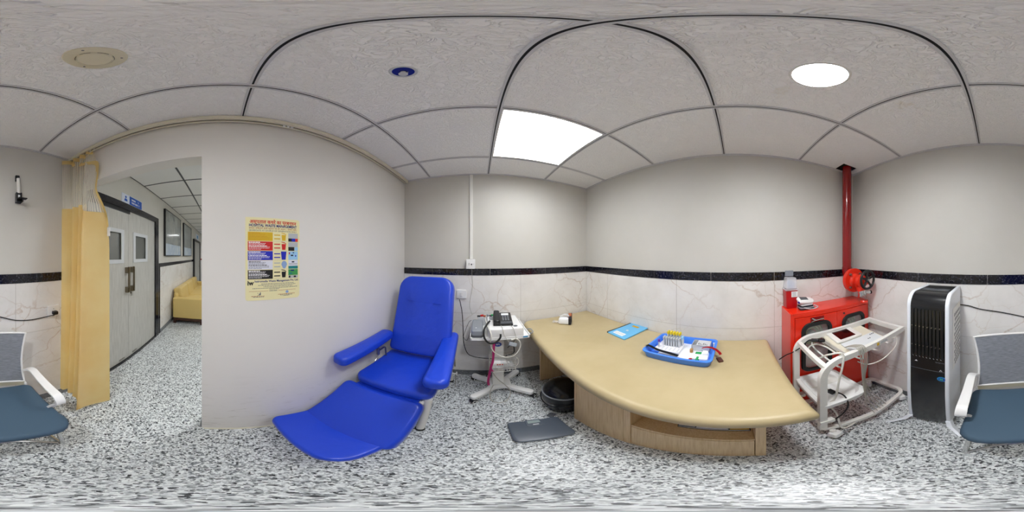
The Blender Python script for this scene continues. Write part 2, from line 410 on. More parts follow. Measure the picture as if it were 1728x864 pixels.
for lo, hi in (((XL, YB-.02, CZ-.008), (XR, YB, CZ)), ((XR-.02, YR+.02, CZ-.008), (XR, YB-.02, CZ)), ((XL, YR, CZ-.008), (XR, YR+.02, CZ)), ((XL, YR+.02, CZ-.008), (XL+.02, YB-.02, CZ))):
    bx('edge_angle', lo, hi, 'tee_grey', ceiling)
# ---- corridor ceiling
cor = bpy.data.objects.new('ceiling_corridor', None); COL.objects.link(cor); structure(cor, 'plain white tile ceiling of the corridor')
cgx = [-.92]+[-1.45-.62*k for k in range(16)]; cgy = [YR, -.515, .105, .72, YO]
tile_mesh = {}
LIGHT_FIELDS = {(1, 2), (5, 2), (11, 2)}
for i in range(len(cgx)-1):
    for j in range(4):
        if (i, j) in LIGHT_FIELDS: continue
        wx, wy = cgx[i]-cgx[i+1]-.008, cgy[j+1]-cgy[j]-.008
        k = (round(wx, 3), round(wy, 3))
        if k not in tile_mesh:
            o = MB().box((-wx/2, -wy/2, 0), (wx/2, wy/2, .012)).build('ceiling_tile', 'corridor_tile_face', None, smooth=False); tile_mesh[k] = o.data
        else: o = bpy.data.objects.new('ceiling_tile', tile_mesh[k]); COL.objects.link(o)
        o.parent = cor; o.location = ((cgx[i]+cgx[i+1])/2, (cgy[j]+cgy[j+1])/2, CCZ)
for c in cgx[1:]: bx('grid_bar', (c-.011, YR, CCZ-.004), (c+.011, YO, CCZ+.002), 'dark_grey_plastic', cor)
for c in cgy[:-1]: bx('grid_bar', (-10.8, c-.011, CCZ-.005), (-.92, c+.011, CCZ+.002), 'dark_grey_plastic', cor)
for n_i, (i, j) in enumerate(sorted(LIGHT_FIELDS)):
    x1, x0, y0, y1 = cgx[i]-.012, cgx[i+1]+.012, cgy[j]+.012, cgy[j+1]-.012
    t = thing('corridor_light', ('square ceiling light in the corridor nearest the opening', 'middle square ceiling light of the corridor', 'square ceiling light far down the corridor')[n_i], 'ceiling light', ((x0+x1)/2, (y0+y1)/2, CCZ))
    bx('diffuser', (x0+.015, y0+.015, CCZ+.001), (x1-.015, y1-.015, CCZ+.01), 'corridor_glow', t)
    m = MB()
    for lo, hi in (((x0, y0), (x1, y0+.015)), ((x0, y1-.015), (x1, y1)), ((x0, y0+.015), (x0+.015, y1-.015)), ((x1-.015, y0+.015), (x1, y1-.015))): m.box((*lo, CCZ-.002), (*hi, CCZ+.01))
    m.build('light_frame', 'white_powder', t, smooth=False)

# ---- dado: marble tiles, black granite strips, skirting, each piece an object under its wall
BZ0, BZ1 = 1.265, 1.332
def cuts(a, b, js): return [a]+sorted(j for j in js if a+.02 < j < b-.02)+[b]
def dado(wall, axis, a, b, face, sgn, band_j, tile_j, band=True):
    """face = wall plane, sgn = direction into the room"""
    g = .0015
    def piece(nm, u0, u1, z0, z1, th, mt):
        d0, d1 = sorted((face, face+sgn*th))
        lo, hi = ((u0+g, d0, z0), (u1-g, d1, z1)) if axis == 'x' else ((d0, u0+g, z0), (d1, u1-g, z1))
        bx(nm, lo, hi, mt, wall)
    for u0, u1 in zip(cuts(a, b, band_j), cuts(a, b, band_j)[1:]): piece('granite_strip', u0, u1, BZ0, BZ1, .009, 'black_granite')
    for u0, u1 in zip(cuts(a, b, tile_j), cuts(a, b, tile_j)[1:]):
        for z0, z1 in ((.075, .455), (.458, .859), (.862, BZ0-.001)): piece('marble_tile', u0, u1, z0, z1, .006, 'marble_tile')
        piece('skirting_piece', u0, u1, 0, .073, .012, 'grey_granite_skirting')
    d0, d1 = sorted((face, face+sgn*.0045))
    bx('grout_bed', (a, d0, .01), (b, d1, BZ1-.002), 'grout', wall) if axis == 'x' else bx('grout_bed', (d0, a, .01), (d1, b, BZ1-.002), 'grout', wall)
dado(wall_back, 'x', XL, XR, YB, -1, (-.491, .103, .697, .948), (-.37, .42))
dado(wall_right, 'y', YR, YB-.009, XR, -1, (1.17, .684, .193, -.30, -.79), (1.258, .478, -.302, -1.08))
dado(wall_rear, 'x', XL-.08, XR-.009, YR, 1, (1.03, .534, .03, -.492), (.467, -.332))
dado(wall_rear, 'x', -10.9, -2.66, YR, 1, [-2.66-.6*k for k in range(14)], [-2.66-.8*k for k in range(11)])
bx('jamb_strip', (-2.66, YR, .0), (-2.62, YR+.01, BZ1), 'black_granite', wall_rear)
# skirting ledge at the foot of the poster wall, small grey stub at its end
bx('base_strip', (XL, -.10, 0), (XL+.008, YB-.012, .012), 'ivory_plastic', wall_left)
bx('skirting_stub', (XL-.1, -.122, 0), (XL-.012, -.1122, .07), 'grey_granite_skirting', wall_left)

# ---- double door of the corridor
door = bpy.data.objects.new('door_1', None); COL.objects.link(door); door.location = (-1.72, YR, 0); structure(door, 'grey double door with two small windows, in a black stone frame')
m = MB(); m.box((DX0-.08, YR-.02, 0), (DX0+.045, YR+.015, DZ+.06)); m.box((DX1-.045, YR-.02, 0), (DX1+.015, YR+.015, DZ+.06)); m.box((DX0+.045, YR-.02, DZ-.02), (DX1-.045, YR+.015, DZ+.06))
m.build('door_frame', 'black_granite', door, smooth=False)
bx('threshold', (DX0, YR-.05, 0), (DX1, YR+.012, .03), 'black_granite', door)
bx('closer_rail', (-1.70, YR-.012, DZ-.06), (DX1-.05, YR+.004, DZ-.02), 'black_plastic', door)
DXM = -1.68
for s_, (x0, x1) in ((-1, (DX0+.045, DXM-.002)), (1, (DXM+.002, DX1-.045))):
    top = DZ-.022 if s_ < 0 else DZ-.065
    wx0, wx1 = (-2.16, -1.81) if s_ < 0 else (-1.55, -1.20)
    m = MB(); y0, y1 = YR-.045, YR-.008
    ringbox(m, (x0, .032), (x1, top), (wx0, 1.40), (wx1, 1.745), y0, y1, 'y')
    leaf = m.build('door_leaf', 'grey_ash_laminate', door, smooth=False)
    m = MB()
    ringbox(m, (wx0-.025, 1.375), (wx1+.025, 1.77), (wx0+.03, 1.42), (wx1-.03, 1.725), y1-.002, y1+.009, 'y')
    m.build('window_frame', 'pale_grey', leaf, smooth=False, bevel=.002)
    bx('window_pane', (wx0, YR-.03, 1.40), (wx1, YR-.024, 1.745), 'pane_grey', leaf)
    hx = DXM+s_*.055
    m = MB(); m.tube([(hx, y1+.045, 1.02), (hx, y1+.045, 1.33)], .01, sq=(.028, .012))
    for hz in (1.05, 1.29): m.box((hx-.02, y1, hz-.035), (hx+.02, y1+.042, hz+.035))
    m.build('pull_handle', 'brass_steel', leaf, smooth=False, bevel=.002)
    bx('floor_bolt', (DXM+s_*.14-.05, y1, .055), (DXM+s_*.14+.05, y1+.008, .08), 'steel', leaf, bevel=.003)
m = MB(); m.cyl((DXM-.05, YR-.008, .99), (DXM-.05, YR+.012, .99), .014); m.box((DXM-.056, YR+.008, .955), (DXM-.044, YR+.014, .99)); m.build('door_lock', 'steel', door)
# far door
far = bpy.data.objects.new('door_2', None); COL.objects.link(far); far.location = (-6.5, YR, 0); structure(far, 'grey door with a dark frame far down the corridor')
m = MB(); m.box((-7.25, YR, 0), (-7.12, YR+.06, 2.08)); m.box((-5.85, YR, 0), (-5.72, YR+.06, 2.08)); m.box((-7.12, YR, 2.0), (-5.85, YR+.06, 2.08)); m.build('door_frame', 'black_granite', far, smooth=False)
lf = bx('door_leaf', (-7.12, YR+.01, .01), (-5.85, YR+.03, 2.0), 'grey_ash_laminate', far)
MB().tube([(-6.95, YR+.055, 1.0), (-6.95, YR+.055, 1.25)], .012).box((-6.965, YR+.03, 1.01), (-6.935, YR+.055, 1.03)).box((-6.965, YR+.03, 1.22), (-6.935, YR+.055, 1.24)).build('door_handle', 'steel', lf)

# ---- things on the corridor wall
t = thing('door_sign', 'blue and white sign with a person symbol above the double door', 'sign', (-1.755, YR, 2.11))
bx('sign_board', (-1.99, YR, 2.112), (-1.52, YR+.008, 2.235), 'sign_white', t, bevel=.001)
bx('blue_field', (-1.985, YR+.008, 2.117), (-1.68, YR+.0095, 2.23), 'sign_blue', t)
m = MB(); m.cyl((-1.60, YR+.008, 2.195), (-1.60, YR+.0095, 2.195), .016); m.prism([(-.032, 0), (.032, 0), (.028, .026), (.012, .034), (-.012, .034), (-.028, .026)], .008, .0095, T(-1.60, YR, 2.14) @ RW)
m.build('person_symbol', 'sign_blue', t, smooth=False)
m = MB()
for z, xs in ((2.19, ((-1.77, .1), (-1.885, .025))), (2.15, ((-1.755, .08), (-1.84, .07), (-1.905, .02)))):
    for x, w2 in xs:
        m.box((x-w2/2, YR+.0095, z+.008), (x+w2/2, YR+.0105, z+.011))
        for q in range(int(w2/.014)): m.box((x-w2/2+q*.014, YR+.0095, z-.01), (x-w2/2+q*.014+.008, YR+.0105, z+.008))
m.build('sign_writing', 'text_white', t, smooth=False)
for x0, x1, lab in ((-3.96, -2.85, 'large framed grey photograph, the nearer of two on the corridor wall'), (-5.30, -4.28, 'framed grey photograph farther down the corridor wall')):
    t = thing('framed_picture', lab, 'picture', ((x0+x1)/2, YR, 1.46), 'framed pictures along the corridor')
    m = MB()
    ringbox(m, (x0, 1.46), (x1, 2.375), (x0+.02, 1.475), (x1-.02, 2.36), YR, YR+.04, 'y')
    m.build('picture_frame', 'black_plastic', t, smooth=False)
    bx('photograph', (x0+.02, YR+.002, 1.70), (x1-.02, YR+.03, 2.36), 'photo_grey', t)
    bx('caption_band', (x0+.02, YR+.002, 1.475), (x1-.02, YR+.03, 1.70), 'photo_blue', t)
    bx('glazing', (x0+.02, YR+.033, 1.475), (x1-.02, YR+.036, 2.36), 'glass', t)
t = thing('hanging_sign', 'small blue and white sign hanging far down the corridor', 'sign', (-6.6, YR+.07, 2.15))
bx('sign_board', (-6.95, YR+.0, 2.14), (-6.35, YR+.02, 2.34), 'sign_white', t); bx('sign_symbol', (-6.8, YR+.02, 2.18), (-6.5, YR+.023, 2.3), 'logo_teal', t)
t = thing('fire_extinguisher', 'tiny red extinguisher on the far corridor wall', 'extinguisher', (-8.4, YR+.1, 1.2))
MB().lathe([(.0, 0), (.07, .0), (.08, .03), (.08, .36), (.05, .42), (.03, .44), (.0, .44)], T(-8.4, YR+.1, 1.2)).build('cylinder', 'valve_red', t)
MB().cyl((-8.4, YR+.1, 1.63), (-8.4, YR+.1, 1.70), .025).build('valve_head', 'black_plastic', t); bx('bracket', (-8.43, YR, 1.4), (-8.37, YR+.03, 1.44), 'black_plastic', t)
# sofa
t = thing('sofa', 'mustard yellow vinyl sofa on dark wooden base in the corridor', 'sofa', (-4.35, -.73, 0))
def cush(nm, x0, x1, y0, y1, z0, z1, e, mt, par, M=None):
    return MB().slab(x1-x0, y1-y0, z1-z0, e*1.2, e, (M or T((x0+x1)/2, (y0+y1)/2, z0)), dome=.006).build(nm, mt, par)
for x0, x1 in ((-3.34, -3.19), (-5.62, -5.47)): cush('arm', x0, x1, -1.04, -.40, .13, .585, .03, 'sofa_vinyl', t)
for k in range(3):
    x1 = -3.36-k*.70; cush('seat_cushion', x1-.695, x1, -.92, -.40, .30, .46, .03, 'sofa_vinyl', t)
    MB().slab(.695, .17, .36, .05, .04, T(x1-.347, -.95, .40) @ R(8, 'X'), dome=.01).build('back_cushion', 'sofa_vinyl', t)
cush('back', -5.45, -3.3, -1.06, -.96, .2, .66, .04, 'sofa_vinyl', t)
bx('base_rail', (-5.6, -1.02, .075), (-3.20, -.43, .13), 'dark_wood', t); bx('seat_base', (-5.46, -.96, .13), (-3.35, -.42, .30), 'sofa_vinyl', t)
for x in (-5.58, -3.24):
    for y in (-1.02, -.47): bx('leg', (x-.02, y, 0), (x+.04, y+.05, .075), 'dark_wood', t)

# ================================================================== CEILING THINGS
t = thing('square_panel_light', 'bright square light panel set in the ceiling grid', 'ceiling light', (.385, .99, CZ))
m = MB(); x0, x1, y0, y1 = .098, .672, .703, 1.277
for lo, hi in (((x0, y0), (x1, y0+.008)), ((x0, y1-.008), (x1, y1)), ((x0, y0+.008), (x0+.008, y1-.008)), ((x1-.008, y0+.008), (x1, y1-.008))): m.box((*lo, CZ-.004), (*hi, CZ+.012))
m.build('panel_frame', 'white_powder', t, smooth=False)
bx('diffuser', (x0+.008, y0+.008, CZ-.002), (x1-.008, y1-.008, CZ+.010), 'panel_glow', t)
t = thing('round_downlight', 'bright round downlight in a ceiling tile', 'ceiling light', (.39, -.222, CZ))
MB().lathe([(.0, -.004), (.077, -.004), (.077, -.001), (0, -.001)], T(.39, -.222, CZ), 40).build('diffuser', 'round_glow', t)
MB().lathe([(.0775, -.0055), (.083, -.0055), (.087, 0), (.0775, 0)], T(.39, -.222, CZ), 40).build('trim_ring', 'white_powder', t)
t = thing('smoke_detector', 'cream round smoke detector on the ceiling', 'smoke detector', (-.235, -.238, CZ))
P0 = T(-.235, -.238, CZ)
MB().lathe([(0, -.012), (.058, -.012), (.066, -.008), (.068, 0), (0, 0)], P0, 36).build('base_plate', 'cream_plastic', t)
MB().lathe([(0, -.03), (.034, -.03), (.038, -.026), (.041, -.012), (0, -.012)], P0, 36).build('sensor_dome', 'cream_plastic', t)
m = MB()
for k in range(7):
    a0 = 2*PI*k/7
    m.loft([[(r*math.cos(a0+q*.12), r*math.sin(a0+q*.12), z) for q in range(6)] for r, z in ((.0402, -.024), (.0412, -.021))], P0, closed=False, caps=False)
m.build('vent_slot', 'tee_slot', t, smooth=False)
for k in (.4, 2.2, 4.4): MB().cyl((-.235+.055*math.cos(k), -.238+.055*math.sin(k), CZ-.0125), (-.235+.055*math.cos(k), -.238+.055*math.sin(k), CZ-.011), .003).build('screw', 'text_grey', t)
t = thing('ceiling_sprinkler', 'blue recessed sprinkler in a white ring on the ceiling', 'sprinkler', (-.192, .378, CZ))
P0 = T(-.192, .378, CZ)
MB().lathe([(.030, -.0015), (.036, -.0035), (.0385, 0), (.030, 0)], P0, 32).build('cover_ring', 'pale_grey', t)
MB().lathe([(0, -.0005), (.0305, -.001), (.0305, .0), (0, 0)], P0, 32).build('blue_cup', 'sprink_blue', t)
m = MB(); m.lathe([(0, -.03), (.006, -.03), (.008, -.016), (.011, -.012), (.011, 0), (0, 0)], P0, 12)
for s_ in (-1, 1): m.tube([(-.192+s_*.01, .378, CZ-.004), (-.192+s_*.013, .378, CZ-.016), (-.192, .378, CZ-.03)], .0022)
m.build('sprinkler_head', 'chrome', t)
MB().lathe([(0, -.033), (.013, -.033), (.013, -.0305), (0, -.0305)], P0, 12).build('deflector', 'pale_grey', t)

# ---- curtain track and curtain
t = thing('curtain_track', 'cream curtain rail along the ceiling edge above the poster wall', 'curtain rail', (-.788, .27, CZ))
m = MB(); m.m('ivory_plastic'); zt = CZ-.034
m.box((-.806, YR+.02, zt), (-.794, 1.612, CZ-.006)); m.box((-.781, YR+.02, zt), (-.766, 1.612, CZ-.006)); m.box((-.794, YR+.02, zt+.014), (-.781, 1.612, CZ-.006))
m.build('rail', None, t, smooth=False)
bx('rail_slot', (-.7938, YR+.02, zt+.010), (-.7812, 1.612, zt+.0135), 'tee_slot', t)
m = MB()
for y in (.30, .322, .344): m.box((-.793, y, zt-.004), (-.782, y+.012, zt+.008))
m.build('glider', 'white_plastic', t, smooth=False); bx('end_stop', (-.808, 1.612, zt-.006), (-.764, 1.622, CZ-.004), 'ivory_plastic', t)

t = thing('curtain', 'yellow hospital curtain with net top gathered at the corridor opening', 'curtain', (-.78, -.95, 0))
top_c = [(-.712, -1.088), (-.745, -1.06), (-.79, -1.035), (-.755, -.995), (-.81, -.96), (-.76, -.925), (-.81, -.89), (-.765, -.862), (-.80, -.83), (-.785, -.795)]
bot_c = [(-.692, -1.088), (-.705, -1.06), (-.745, -1.035), (-.70, -1.0), (-.755, -.965), (-.69, -.93), (-.715, -.865), (-.628, -.80), (-.72, -.79), (-.885, -.745)]
tp = smooth_path([(x, y, 0) for x, y in top_c], 7); bp = smooth_path([(x, y, 0) for x, y in bot_c], 7)
NP = len(tp)
def cur(i, z):
    f = min(max((2.31-z)/2.26, 0), 1); f = f*(.72+.28*f); u = max(0, (i-NP*.62)/(NP*.38)); f += u*(min(1, (2.31-z)/.75)-f)
    g = tp[i].lerp(bp[i], f); return (g.x, g.y, z)
def zsplit(i): return 1.845 if i < NP*.70 else 1.845-.075*min(1, (i-NP*.70)/(NP*.10))
def lead(i, z):                                 # the loose leading edge sags inwards in the net part
    u = max(0, (i-NP*.62)/(NP*.38)); x, y, z = cur(i, z)
    if z > zsplit(i): y -= u*u*.055*math.exp(-((z-1.95)/.1)**2)
    return (x+u*.01, y, z)
rows = [[cur(i, zsplit(i)+(.055-.012*math.sin(i*.31)-zsplit(i)+(.05 if i < NP*.6 else 0))*k/26) for i in range(NP)] for k in range(27)]
MB().sheet(rows, .0025).build('cloth_panel', 'yellow_curtain', t, angle=80)
rows = [[lead(i, 2.285+(zsplit(i)-2.285)*k/16) for i in range(NP)] for k in range(17)]
MB().sheet(rows, 0, uv=True).build('net_panel', 'curtain_net', t, angle=80)
rows = [[(lambda p: (p[0]+.003, p[1], p[2]))(cur(i, z)) for i in range(int(NP*.92))] for z in (2.315, 2.275)]
MB().sheet(rows, .002).build('top_band', 'curtain_band', t, angle=80)
# hanging flap of band and the leading edge ribbon
edge = smooth_path([(-.775, -.795, 2.30), (-.755, -.845, 2.245), (-.745, -.90, 2.195), (-.76, -.845, 2.185), (-.785, -.775, 2.165)]+[lead(NP-1, z) for z in (2.09, 2.02, 1.95, 1.88, 1.80)]+[cur(NP-1, z) for z in (1.74, 1.66)], 6)
rows = [[(p.x+.004, p.y-.018, p.z-.010), (p.x+.004, p.y+.014, p.z+.010)] for p in edge]
MB().sheet(rows, .002).build('edge_ribbon', 'curtain_band', t, angle=80)
MB().sheet([[(-.755, -1.03, 2.27), (-.75, -.985, 2.27)], [(-.74, -.99, 2.21), (-.735, -.95, 2.205)]], .002).build('loose_tab', 'curtain_band', t)
MB().box((-.868, -.752, 1.60), (-.864, -.728, 1.66)).build('care_label', 'white_paper', t, smooth=False)
for k in range(8):
    y = -1.07+k*.038; MB().tube([(-.7875, y, 2.335), (-.784, y, 2.32), (-.788, y, 2.305)], .003, 6).build('hook', 'white_plastic', t)

# ================================================================== THINGS ON THE WALLS
# ---- waste poster
PY0, PY1, PZ0, PZ1 = .109, .409, 1.226, 1.662
t = thing('wall_poster', 'cream hospital waste poster taped to the left wall', 'poster', (XL, (PY0+PY1)/2, PZ0))
def PT(u, v, off=.0): return T(XL+.0015+off, PY0+u*(PY1-PY0), PZ1-v*(PZ1-PZ0)) @ XW
m = MB(); W_, H_ = PY1-PY0, PZ1-PZ0
m.loft([[(x, y, z) for x, y in rrect4(W_, H_, [.012, .002, .012, .018], 3)] for z in (0, .0012)], T(XL+.0006, (PY0+PY1)/2, (PZ0+PZ1)/2) @ XW)
m.build('paper', 'poster_cream', t, smooth=False)
def card(m, u0, u1, v0, v1, off=.0006, th=.0004):
    m.box((0, -(v1-v0)*H_, off), ((u1-u0)*W_, 0, off+th), PT(u0, v0)); return m
rows_ = [('p_yellow', .178, .283), ('p_red', .290, .398), ('p_blue', .405, .512), ('p_white', .518, .623), ('p_black', .630, .738)]
ink = {'p_yellow': 'p_gold', 'p_red': 'text_white', 'p_blue': 'text_white', 'p_white': 'text_grey', 'p_black': 'text_white'}
def squiggle(m, u0, u1, v, h, off=.0011):
    u = u0
    while u < u1-.008:
        wv_ = random.uniform(.012, .045); wv_ = min(wv_, u1-u)
        card(m, u, u+wv_, v, v+h, off); u += wv_+.007
for c, v0, v1 in rows_:
    o = card(MB(), .04, .48, v0, v1).build('color_block', c, t, smooth=False)
    m = MB()
    for k, (ln, hh) in enumerate(((.5, .011), (.72, .006), (.68, .006), (.78, .010), (.9, .005), (.88, .005), (.55, .005))):
        squiggle(m, .055, .055+.41*ln, v0+.006+k*.0142, hh)
    tag(m.build('block_writing', ink[c], o, smooth=False), kind='stuff')
    m = MB(); card(m, .49, .755, v1+.001, v1+.0025); m.build('row_rule', 'p_grey', t, smooth=False)
    m = MB()
    for dv in (.025, .07): 
        for a_, b__ in ((.505, .60),): card(m, a_, b__, v0+dv, v0+dv+.012)
        m.prism([(0, 0), (.008, .004), (0, .008)], .0006, .001, PT(.60, v0+dv+.015))
    m.build('arrow', {'p_white': 'p_grey'}.get(c, c), t, smooth=False)
    m = MB(); q = v0+.03
    if c == 'p_blue': m.prism([(-.016, .022), (.016, .022), (.011, -.022), (-.011, -.022)], .0006, .0012, PT(.685, (v0+v1)/2))
    elif c == 'p_white': m.prism([(.016*math.cos(a)*(1 if math.sin(a) > -.3 else .8), .021*math.sin(a)) for a in [k*PI/9 for k in range(18)]], .0006, .0012, PT(.695, (v0+v1)/2))
    else:
        m.prism([(-.012, .012), (.013, .012), (.010, -.019), (-.009, -.019)], .0006, .0012, PT(.685, (v0+v1)/2))
        m.prism([(-.013, .024), (.005, .021), (.015, .014), (.015, .011), (.004, .017), (-.013, .021)], .0006, .0012, PT(.685, (v0+v1)/2))
    m.build('bin_picture', {'p_white': 'p_lightblue'}.get(c, c), t, smooth=False)
for (v0, v1), parts in zip([(r[1], r[2]) for r in rows_], (
        (('p_grey', 0, 1, 0, .62), ('p_black', 0, .35, .62, 1), ('p_blue', .35, .72, .62, 1), ('p_red', .72, 1, .62, 1)),
        (('p_grey', 0, 1, 0, .55), ('p_black', 0, .62, .57, 1), ('p_sky', .64, 1, .57, 1)),
        (('p_sky', 0, 1, 0, 1), ('p_red', .06, .16, .1, .35), ('text_navy', .45, .6, .1, .22), ('p_blue', .7, .82, .45, .62), ('text_black', .25, .5, .4, .55)),
        (('p_white', 0, 1, 0, .65), ('p_grey', .05, .95, .35, .5), ('text_black', .35, .62, .1, .25), ('p_teal', 0, 1, .66, 1)),
        (('p_green', 0, 1, 0, .68), ('text_navy', .25, .6, .05, .2), ('p_teal', .1, .4, .4, .55), ('p_grey', 0, 1, .70, 1), ('p_black', .05, .2, .72, .98), ('p_black', .55, .8, .76, .95)))):
    for q, (c, a0, a1, b0_, b1) in enumerate(parts):
        card(MB(), .775+.19*a0, .775+.19*a1, v0+(v1-v0)*b0_, v0+(v1-v0)*b1, .0006+.0003*q).build('sample_picture', c, t, smooth=False)
text('hindi_title', 'अस्पताल कचरे का प्रबन्धन', .026, PT(.5, .055, .0008), 'text_red', t, width=.258, bold=.0006)
text('english_title', 'HOSPITAL WASTE MANAGEMENT', .020, PT(.5, .098, .0008), 'text_navy', t, width=.264, bold=.0006)
text('hindi_line', 'कचरा निकलने वाले स्थान पर ही अलग - अलग करें।', .012, PT(.5, .133, .0008), 'text_brown', t, width=.264)
text('english_line', 'SEGREGATE AT SOURCE OF GENERATION ONLY', .011, PT(.5, .160, .0008), 'text_grey', t, width=.264)
text('company_name', 'Instromedix Waste Management Pvt. Ltd.', .016, PT(.565, .766, .0008), 'text_navy', t, width=.245, bold=.0003)
text('company_logo', 'iw', .034, PT(.085, .785, .0008), 'text_black', t, bold=.0012)
m = MB()
for v_, a0, a1 in ((.795, .27, .88), (.812, .22, .92), (.83, .31, .86), (.848, .12, .95), (.862, .42, .60)): squiggle(m, a0, a1, v_, .006, .0006)
tag(m.build('address_lines', 'text_grey', t, smooth=False), kind='stuff')
for a_, b__ in ((.06, .40), (.58, .92)): card(MB(), a_, b__, .885, .888).build('red_rule', 'text_brown', t, smooth=False)
m = MB(); squiggle(m, .10, .34, .945, .006, .0006); squiggle(m, .58, .90, .935, .006, .0006); tag(m.build('red_lines', 'text_brown', t, smooth=False), kind='stuff')
m = MB(); squiggle(m, .42, .56, .882, .009, .0006); squiggle(m, .13, .32, .955, .006, .0006); squiggle(m, .62, .85, .947, .006, .0006); squiggle(m, .68, .80, .957, .006, .0006); tag(m.build('footer_lines', 'text_grey', t, smooth=False), kind='stuff')
m = MB(); m.prism([(-.011, -.008), (0, -.004), (.006, .008), (.009, .008), (.009, -.008)], .0006, .001, PT(.235, .918)); m.prism([(-.009, .006), (-.003, .004), (-.006, .001)], .0006, .001, PT(.235, .918)); m.build('footer_logo', 'text_grey', t, smooth=False)
m = MB(); m.prism([(.009*math.cos(k*PI/6), .007*math.sin(k*PI/6)) for k in range(12)], .0006, .001, PT(.75, .912)); m.prism([(-.003, .005), (.003, .005), (0, .012)], .0006, .001, PT(.75, .912)); m.build('footer_emblem', 'p_lightblue', t, smooth=False)

# ---- conduit, box and thin wire on the back wall
t = thing('cable_conduit', 'white vertical cable duct running down the back wall', 'cable duct', (-.085, YB, 1.42))
bx('duct_channel', (-.102, YB-.016, 1.43), (-.070, YB, CZ-.008), 'white_powder', t, bevel=.003)
t = thing('junction_box', 'small white socket box below the cable duct', 'socket box', (-.09, YB, 1.335))
MB().slab(.09, .095, .04, .006, .004, T(-.091, YB-.009, 1.381) @ BW).build('box', 'white_plastic', t)
m = MB(); m.cyl((-.082, YB-.052, 1.378), (-.082, YB-.048, 1.378), .007); m.cyl((-.065, YB-.051, 1.381), (-.065, YB-.048, 1.381), .0025)
for z in (1.372, 1.384): m.box((-.112, YB-.0505, z), (-.100, YB-.049, z+.004))
m.build('socket_hole', 'text_black', t)
tag(MB().tube(smooth_path([(-.08, YB-.058, 1.372), (-.079, YB-.03, 1.335), (-.078, YB-.012, 1.25), (-.073, YB-.009, 1.17), (-.082, YB-.01, 1.10), (-.098, YB-.009, 1.01), (-.10, YB-.02, .93), (-.075, YB-.05, .86)], 6), .0016, 6).build('hanging_wire', 'cable_grey', loc=(-.08, YB-.01, 1.0)), 'thin grey cord hanging from the socket box on the back wall', 'cord')
t = thing('switch_plate', 'white switch plate on the marble behind the blue backrest', 'switch', (-.18, YB, 1.07))
MB().slab(.10, .09, .012, .006, .004, T(-.185, YB-.006, 1.067) @ BW).build('plate', 'white_plastic', t)
bx('rocker', (-.20, YB-.022, 1.045), (-.175, YB-.017, 1.085), 'white_powder', t, bevel=.002)
# ---- socket with plug behind the curtain, black cord to the cooler
t = thing('wall_socket', 'white socket plate on marble beside the curtain', 'socket', (-.635, YR, 1.015))
MB().slab(.105, .10, .012, .006, .004, T(-.632, YR+.006, 1.017) @ RW).build('plate', 'white_plastic', t)
m = MB()
for dx, dz in ((0, .018), (-.01, .0), (.01, 0)): m.cyl((-.632+dx, YR+.0175, 1.02+dz), (-.632+dx, YR+.0188, 1.02+dz), .003)
m.build('pin_hole', 'text_black', t)
t = thing('cooler_cord', 'black cord with plug strung along the rear wall to the cooler', 'cord', (-.3, YR+.02, 1.0))
MB().tube(smooth_path([(-.636, YR+.032, 1.0), (-.625, YR+.03, .985), (-.60, YR+.02, .983), (-.52, YR+.012, .975), (-.438, YR+.011, .972), (-.33, YR+.011, .985), (-.22, YR+.011, 1.022), (-.12, YR+.011, 1.052), (-.025, YR+.011, 1.073), (.08, YR+.011, 1.09), (.155, YR+.012, 1.112), (.22, YR+.012, 1.118), (.30, YR+.011, 1.13)], 6), .0035, 7).build('cable', 'rubber_black', t)
MB().slab(.045, .03, .03, .01, .006, T(-.636, YR+.018, 1.008) @ RW).build('plug', 'black_plastic', t)
# ---- bracket on rear wall
t = thing('wall_bracket', 'black and silver holder fixed high on the rear wall', 'holder', (-.35, YR, 1.85))
MB().slab(.03, .05, .02, .004, .003, T(-.343, YR, 2.05) @ RW).build('top_clip', 'black_plastic', t)
MB().cyl((-.345, YR+.022, 2.045), (-.35, YR+.022, 1.92), .0125).build('tube', 'white_powder', t)
m = MB(); m.box((-.372, YR, 1.845), (-.328, YR+.03, 1.925)); m.box((-.40, YR+.03, 1.868), (-.336, YR+.065, 1.876)); m.box((-.372, YR+.03, 1.845), (-.366, YR+.06, 1.87)); m.build('clip_body', 'black_plastic', t, smooth=False, bevel=.003)
bx('label_patch', (-.357, YR+.03, 1.885), (-.342, YR+.031, 1.905), 'white_paper', t)

# ---- fire riser
t = thing('fire_riser', 'dark red vertical fire pipe with red landing valve and black handwheel', 'pipe', (1.178, -.955, CZ))
px_, py_ = 1.178, -.955
MB().cyl((px_, py_, 1.345), (px_, py_, CZ+.2), .043, n=24).build('riser_pipe', 'pipe_red', t)
m = MB(); m.tube([(px_-.085+.085*math.cos(a), py_, 1.33-.085*math.sin(a)) for a in [k*PI/16 for k in range(9)]], .045, 18); m.cyl((px_, py_, 1.325), (px_, py_, 1.36), .0465, n=24)
m.build('elbow', 'pipe_red', t)
FX, FZ = 1.085, 1.245
fl = MB().cyl((FX+.022, py_, FZ), (FX+.002, py_, FZ), .103, n=32).cyl((FX, py_, FZ), (FX-.02, py_, FZ), .106, n=32).build('flange', 'valve_red', t)
for k in range(4):
    a = PI/4+k*PI/2; y, z = py_+.08*math.cos(a), FZ+.08*math.sin(a)
    MB().cyl((FX-.035, y, z), (FX-.02, y, z), .012, n=6).cyl((FX-.042, y, z), (FX-.035, y, z), .007, n=8).build('bolt', 'steel', fl)
m = MB(); BM = T(FX-.02, py_, FZ) @ R(-90, 'Y')
m.lathe([(.062, 0), (.050, .012), (.046, .03), (.056, .05), (.060, .07), (.054, .092), (.040, .10), (.040, .118), (.022, .12), (.022, .145), (0, .145)], BM, 24)
